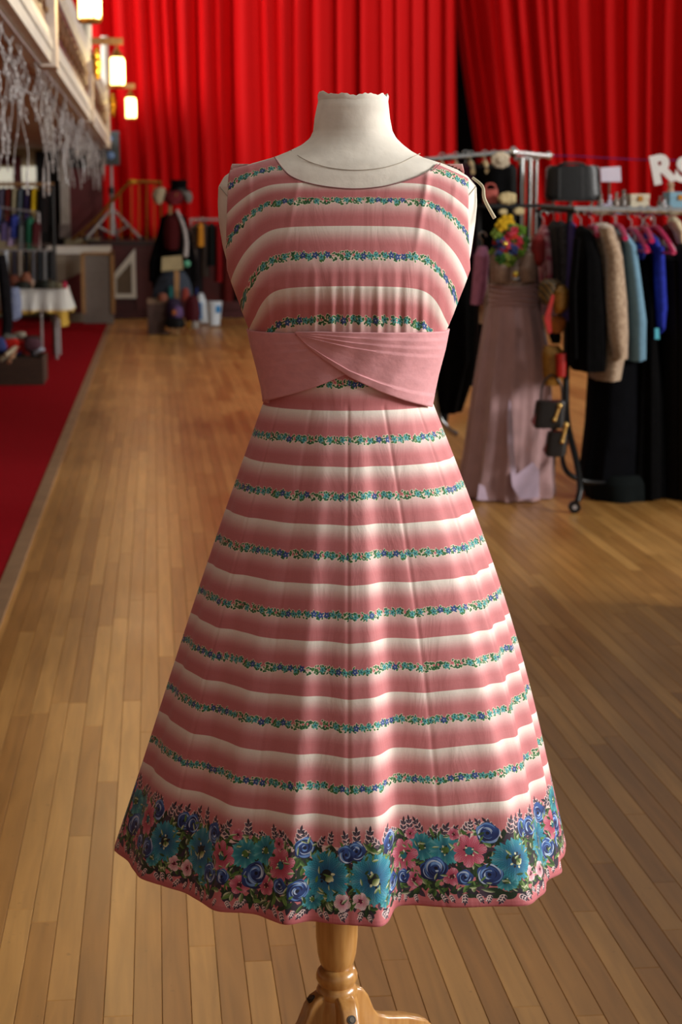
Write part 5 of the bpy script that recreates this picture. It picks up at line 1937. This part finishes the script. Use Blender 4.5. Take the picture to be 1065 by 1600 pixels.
beige = mat('beige_fur', (.72, .63, .53), 1.0, .25, 60, bump=.8, bscale=120, sheen=.4, rgb2=(.56, .46, .37))
blue = cloth('powder_blue', (.42, .57, .66), var=.06)
velv = mat('black_velvet', (.022, .020, .024), .95, .3, 30, spec=.08)
G = [
    # name, rows, Y, half depth, material, label, category, sleeves
    ('black_velvet_coat', [(352, 904, 910, .2), (362, 898, 922, .7), (400, 894, 936), (480, 892, 944), (560, 890, 946), (576, 892, 944)], Yf - .06, .24, velv, 'black velvet coat hanging in front of the beige fur coat', 'coat', [([(372, 896, 906), (450, 888, 900), (560, 890, 902)], Yf - .28, .05)]),
    ('beige_fur_coat', [(348, 930, 946, .25), (353, 922, 956, .7), (372, 920, 966), (450, 926, 974), (540, 926, 976), (590, 922, 966)], Yf + .03, .24, beige, 'beige fur coat with a rounded shoulder on the front rack', 'coat', [([(356, 935, 957), (400, 946, 972), (470, 946, 979), (520, 950, 981), (560, 958, 980)], Yf - .24, .07)]),
    ('powder_blue_jacket', [(350, 956, 964, .25), (362, 952, 976, .7), (400, 958, 990), (480, 966, 998), (560, 972, 1000)], Yf + .08, .22, blue, 'powder blue jacket between the beige fur coat and the pink hangers', 'jacket', [([(366, 966, 980), (384, 976, 993), (440, 984, 1001), (500, 989, 1009), (561, 990, 1008)], Yf - .12, .07)]),
    ('black_lace_dress', [(395, 994, 1006, .3), (405, 990, 1014, .7), (480, 994, 1016), (620, 980, 1030), (770, 975, 1035)], Yf + .16, .24, velv, 'long black dress hanging next to the powder blue jacket', 'dress', []),
    ('cobalt_dress', [(362, 1006, 1016, .3), (372, 1004, 1026, .7), (400, 1014, 1034), (440, 1014, 1036), (480, 1012, 1038), (512, 1016, 1034), (520, 1012, 1024)], Yf + .10, .18, cloth('cobalt', (.15, .20, .62), var=.2), 'cobalt blue draped dress under the pink hangers', 'dress', [([(385, 1024, 1036), (430, 1022, 1038), (480, 1024, 1040), (510, 1026, 1036)], Yf - .06, .05)]),
    ('navy_trousers', [(555, 930, 1000, .9), (570, 920, 1000), (660, 915, 1000), (744, 905, 996)], Yf + .12, .18, mat('navy_black', (.025, .028, .045), .9, .2, 20, spec=.08), 'long navy trousers below the beige fur coat', 'trousers', []),
    ('brown_coat', [(395, 1036, 1046, .3), (405, 1030, 1056, .8), (520, 1028, 1060), (700, 1026, 1064), (775, 1026, 1064)], Yf + .2, .22, cloth('dark_brown', (.085, .07, .065)), 'dark brown long coat towards the edge of the picture', 'coat', []),
    ('crimson_dress', [(350, 1040, 1048, .3), (358, 1034, 1060, .8), (420, 1040, 1066), (520, 1042, 1068)], Yf + .32, .2, cloth('crimson', (.34, .03, .05)), 'crimson dress hanging behind the dark brown coat', 'dress', []),
    ('olive_coat', [(380, 1062, 1070, .3), (392, 1054, 1084, .8), (600, 1050, 1090), (780, 1050, 1090)], Yf + .1, .22, cloth('dark_olive', (.12, .10, .08)), 'dark olive long coat cut by the edge of the picture', 'coat', []),
    ('royal_blue_top', [(378, 988, 994, .3), (384, 984, 1004, .8), (398, 984, 1006), (404, 986, 1002)], Yf + .02, .16, cloth('royal', (.13, .16, .45)), 'royal blue top on the first pink hanger by the powder blue jacket', 'top', []),
    ('pink_floral_dress', [(352, 846, 852, .3), (362, 840, 858, .8), (420, 842, 864), (470, 846, 866)], Yf + .3, .16, cloth('pink_floral', (.80, .62, .64), rgb2=(.62, .25, .35), scale=28), 'pink and white floral dress behind the red felt hat', 'dress', []),
    ('grey_cardigan', [(345, 862, 868, .3), (354, 856, 874, .8), (480, 858, 880)], Yf + .25, .18, cloth('dark_grey', (.19, .18, .18)), 'dark grey cardigan next to the pink floral dress', 'cardigan', []),
    ('striped_blouse', [(345, 872, 878, .3), (352, 868, 886, .8), (500, 872, 892)], Yf + .18, .18, cloth('grey_stripe', (.25, .25, .27), rgb2=(.12, .12, .13), scale=60), 'grey striped blouse between the grey cardigan and the violet dress', 'blouse', []),
    ('violet_dress', [(345, 886, 892, .3), (352, 884, 898, .8), (440, 880, 900), (500, 876, 898)], Yf + .1, .18, cloth('violet', (.24, .20, .42)), 'violet dress peeping out beside the black velvet coat', 'dress', []),
    ('green_tulle_skirt', [(735, 912, 1010, .9), (748, 910, 1012), (775, 915, 1010), (782, 925, 1000)], Yf + .15, .25, cloth('bottle_green', (.03, .055, .055)), 'dark green tulle skirt trailing low under the navy trousers', 'skirt', []),
    ('black_gown', [(420, 1010, 1030, .4), (440, 1005, 1045, .8), (600, 1000, 1060), (785, 1000, 1070)], Yf + .35, .2, velv, 'black floor-length gown behind the cobalt blue dress', 'gown', []),
]
for k, (nm, rws, Y, dp, m, lb, ct, sl) in enumerate(G):
    garment(nm, rws, Y, dp, m, lb, ct, 'clothes on the front rack', seed=k * 3 + 1, sleeves=sl, folds=7, famp=.06 if 'fur' in nm or 'jacket' in nm else .1)
tq = atY(1027, 522, Yf - .1)
single('turquoise_tag', MB().poly([atY(x, y, Yf - .12) for x, y in ((1023, 513), (1029, 513), (1030, 530), (1023, 530))], (0, .012, 0)), mat('turquoise', (.25, .66, .74), .5), 'turquoise tag at the bottom of the cobalt blue dress', 'tag')
single('cream_fur_collar', sil([(338, 1046, 1054, .4), (346, 1042, 1062), (362, 1052, 1068), (380, 1058, 1068, .5)], Yf - .02, .08), mat('cream_fur', (.80, .74, .62), 1, .2, 60, bump=.6, bscale=110), 'cream fur collar on the rail near the crimson dress', 'fur collar')
pinkp = mat('magenta_plastic', (.70, .08, .32), .35, .08, 20)
for k, (px, py, ln, what) in enumerate(((925, 356, 10, 'beside the beige fur coat'), (962, 352, 18, 'above the powder blue jacket'), (986, 358, 30, 'above the royal blue top'), (1003, 356, 18, 'between the royal blue top and the cobalt dress'), (1022, 354, 36, 'nearest the crimson dress'))):
    t = thing('pink_hanger', 'magenta plastic hanger ' + what, 'hanger', atY(px, py, Yf), 'magenta hangers on the front rack')
    c = atY(px, py, Yf)
    e1 = atY(px + ln * .85, py + ln * 1.15, Yf - .22)
    e2 = c * 2 - e1
    e2[2] = e1[2]
    e1m = c * .5 + e1 * .5 + np.array([0, 0, .02])
    pts = smooth_path([e2, c * .5 + e2 * .5 + np.array([0, 0, .02]), c, e1m, e1], 5)
    MB().tube(pts, [.012 + .006 * abs(i / len(pts) - .5) for i in range(len(pts))], 8).build('shoulder_bar', pinkp, t)
    MB().tube([e1, e2], .007, 6).build('lower_bar', pinkp, t)
    mb = MB()
    hook(mb, c, .09)
    mb.build('hook', M['chrome'], t)

# ---- goods above the front rack
Yq = 10.05
zsh = atY(960, 327, 10.1)[2]


def on_shelf(mbx, z=zsh):
    vv = np.array(mbx.v)
    vv[:, 2] += z + .001 - vv[:, 2].min()
    mbx.v = [tuple(p) for p in vv]
    return mbx


hb_ = thing('black_holdall', 'large black leather holdall on the display stand above the front rack', 'bag', atY(892, 312, Yq + .2))
sil([(259, 858, 930), (263, 854, 934), (285, 853, 935), (306, 852, 937), (312, 855, 934)], Yq + .2, .10, n=4.5, seg=40).build('body', mat('black_grain_leather', (.075, .082, .09), .35, .2, 40, bump=.15, bscale=90), hb_)
MB().tube(smooth_path(pts_px([(872, 262, Yq + .12), (878, 256, Yq + .1), (900, 255, Yq + .1), (912, 258, Yq + .1), (916, 264, Yq + .1)]), 5), .008, 6).build('handle', blk, hb_)
for px in (872, 908):
    MB().poly([atY(px, 262, Yq + .095), atY(px + 4, 262, Yq + .095), atY(px + 4, 310, Yq + .095), atY(px, 310, Yq + .095)], (0, .02, 0)).build('strap', blk, hb_)
ds = thing('bag_stand', 'slim black stand under the black holdall', 'stand', atY(892, 327, Yq + .2))
a, b_ = atY(858, 314.5, Yq + .2), atY(930, 312.3, Yq + .2)
MB().bbox(a[0], b_[0], Yq + .1, Yq + .3, a[2], b_[2]).build('plate', M['black_metal'], ds, smooth=False)
for px in (864, 892, 924):
    p = atY(px, 314, Yq + .15)
    MB().tube([p, (p[0], p[1], zsh)], .008, 6).build('leg', M['chrome'], ds)
sgn = thing('white_card', 'blank white price card propped beside the black holdall', 'sign', atY(954, 300, Yq + .12))
MB().poly([atY(x, y, Yq + .12) for x, y in ((938, 262), (969, 260), (970, 284), (939, 284))], (0, .008, 0)).build('card', mat('white_card', (.80, .76, .82), .7, .04, 10), sgn, smooth=False)
p = atY(952, 284, Yq + .13)
MB().tube([p, (p[0], p[1], zsh)], .006, 6).build('stem', M['chrome'], sgn)
for k, (px, y0, w, c, lb) in enumerate(((942, 318, 9, (.74, .72, .80), 'white soap dish on the shelf below the price card'), (952, 304, 5, (.72, .70, .78), 'white scent bottle on the shelf below the price card'), (962, 300, 5, (.52, .46, .42), 'taupe scent bottle right of the white scent bottle'), (973, 296, 6, (.42, .38, .36), 'brown glass bottle next to the cream box'),
                                          (938, 303, 4, (.50, .47, .45), 'grey glass bottle beside the black holdall'), (1037, 312, 5, (.85, .85, .88), 'shining silver bottle near the blue box'), (1030, 306, 4, (.42, .36, .34), 'small brown bottle beside the silver bottle'))):
    Yk = Yq - .02 * (k % 3) - .03
    c0 = atY(px, 326, Yk)
    rr = w / F * Yk
    hh = (326 - y0) / F * Yk
    t = thing('bottle' if k else 'soap_dish', lb, 'bottle' if k else 'dish', (c0[0], c0[1], zsh), 'bottles on the shelf' if k else None)
    m = mat('bottle_%d' % k, c, .15, .1, 20, metal=.6 if k == 5 else 0)
    if k == 0:
        MB().lathe((c0[0], c0[1], zsh + .001), [(rr * .7, 0), (rr * 1.2, hh * .5), (rr * 1.3, hh), (rr * 1.1, hh * .95)], 16).build('bowl', m, t)
    else:
        MB().lathe((c0[0], c0[1], zsh + .001), [(rr * .9, 0), (rr, hh * .1), (rr, hh * .55), (rr * .4, hh * .7), (rr * .35, hh * .8)], 16).build('flask', m, t)
        MB().lathe((c0[0], c0[1], zsh + .001), [(rr * .5, hh * .8), (rr * .55, hh * .84), (rr * .5, hh)], 12).build('stopper', m, t)
for k, (x0, x1, y0, c, lb) in enumerate(((985, 1014, 303, (.80, .76, .66), 'cream vanity box with a latch on the shelf'), (1046, 1078, 300, (.45, .62, .70), 'pale blue vanity box cut by the edge of the picture'))):
    t = thing('vanity_box', lb, 'box', atY((x0 + x1) / 2, 327, Yq))
    a, b_ = atY(x0, 326, Yq - .06), atY(x1, y0, Yq - .06)
    m = mat('box_%d' % k, c, .6, .05, 20)
    zc = zsh + .001 + (b_[2] - zsh) * .62
    MB().bbox(a[0], b_[0], Yq - .06, Yq + .08, zsh + .001, zc).build('case', m, t, smooth=False)
    MB().bbox(a[0] - .002, b_[0] + .002, Yq - .063, Yq + .083, zc + .002, b_[2]).build('lid', m, t, smooth=False)
    MB().bbox((a[0] + b_[0]) / 2 - .014, (a[0] + b_[0]) / 2 + .014, Yq - .07, Yq - .06, zc - .01, zc + .02).build('latch', M['brass'], t, smooth=False)
fgm = mat('wooden_figure', (.70, .55, .44), .6, .1, 20)
t = thing('wooden_figurine', 'small pale wooden figurine standing between the letters and the blue box', 'figurine', atY(1045, 326, Yq + .15))
sil([(300, 1041, 1052, .8), (306, 1040, 1053), (326, 1041, 1052)], Yq + .15, .018, n=4).build('plinth', fgm, t)
sil([(284, 1044, 1050, .5), (288, 1042, 1053), (293, 1044, 1051, .8), (300, 1041, 1053)], Yq + .15, .018).build('figure', fgm, t)
st_ = thing('letter_string', 'thin purple string stretched across the red curtain above the racks', 'string', atY(950, 246, 10.9))
MB().tube(smooth_path(pts_px([(856, 243, 11.1), (900, 244, 11.0), (950, 247, 10.9), (1010, 250, 10.8), (1065, 250, 10.7), (1120, 246, 10.6)]), 4), .004, 6).build('cord', mat('purple_cord', (.38, .10, .42), .7), st_)


def letter(ch, px, py, hpx, rot, label):
    cu = bpy.data.curves.new('letter_' + ch, 'FONT')
    cu.body = ch
    cu.align_x = 'CENTER'
    cu.align_y = 'CENTER'
    Yk = 10.7
    cu.size = hpx / F * Yk * 1.40
    cu.extrude = .006
    cu.offset = .010 * cu.size / .2
    tmp = bpy.data.objects.new('tmp', cu)
    COL.objects.link(tmp)
    dg = bpy.context.evaluated_depsgraph_get()
    me = bpy.data.meshes.new_from_object(tmp.evaluated_get(dg))
    bpy.data.objects.remove(tmp)
    o = bpy.data.objects.new('hanging_letter', me)
    me.materials.clear()
    me.materials.append(mat('white_letter', (.86, .85, .84), .6, .03, 20))
    COL.objects.link(o)
    p = atY(px, py, Yk)
    o.location = p
    o.rotation_euler = (math.pi / 2, rot, -YAW)
    WLOC[o.name] = tuple(p)
    tag(o, label, 'letter', 'letters on the purple string')


letter('R', 1034, 266, 42, -.22, 'white cut-out letter R tilted on the purple string')
letter('S', 1067, 267, 36, .12, 'white cut-out letter S half out of the picture')

# ---------------------------------------------------------------- unseen low table, added to shade the right-hand boards from the window light
tb = thing('shading_table', 'long low table added out of view to shade the right of the floor', 'table', (2.55, 2.75, 0))
MB().bbox(2.2, 2.9, -1.0, 6.5, .62, .65).build('tabletop', M['rack_wood'], tb, smooth=False)
for x in (2.27, 2.83):
    for y in (-.9, 1.5, 4.0, 6.4):
        MB().tube([(x, y, .62), (x, y, 0)], .018, 8).build('leg', M['steel'], tb)
MB().bbox(2.21, 2.225, -.99, 6.49, .03, .62).build('front_board', M['rack_wood'], tb, smooth=False)
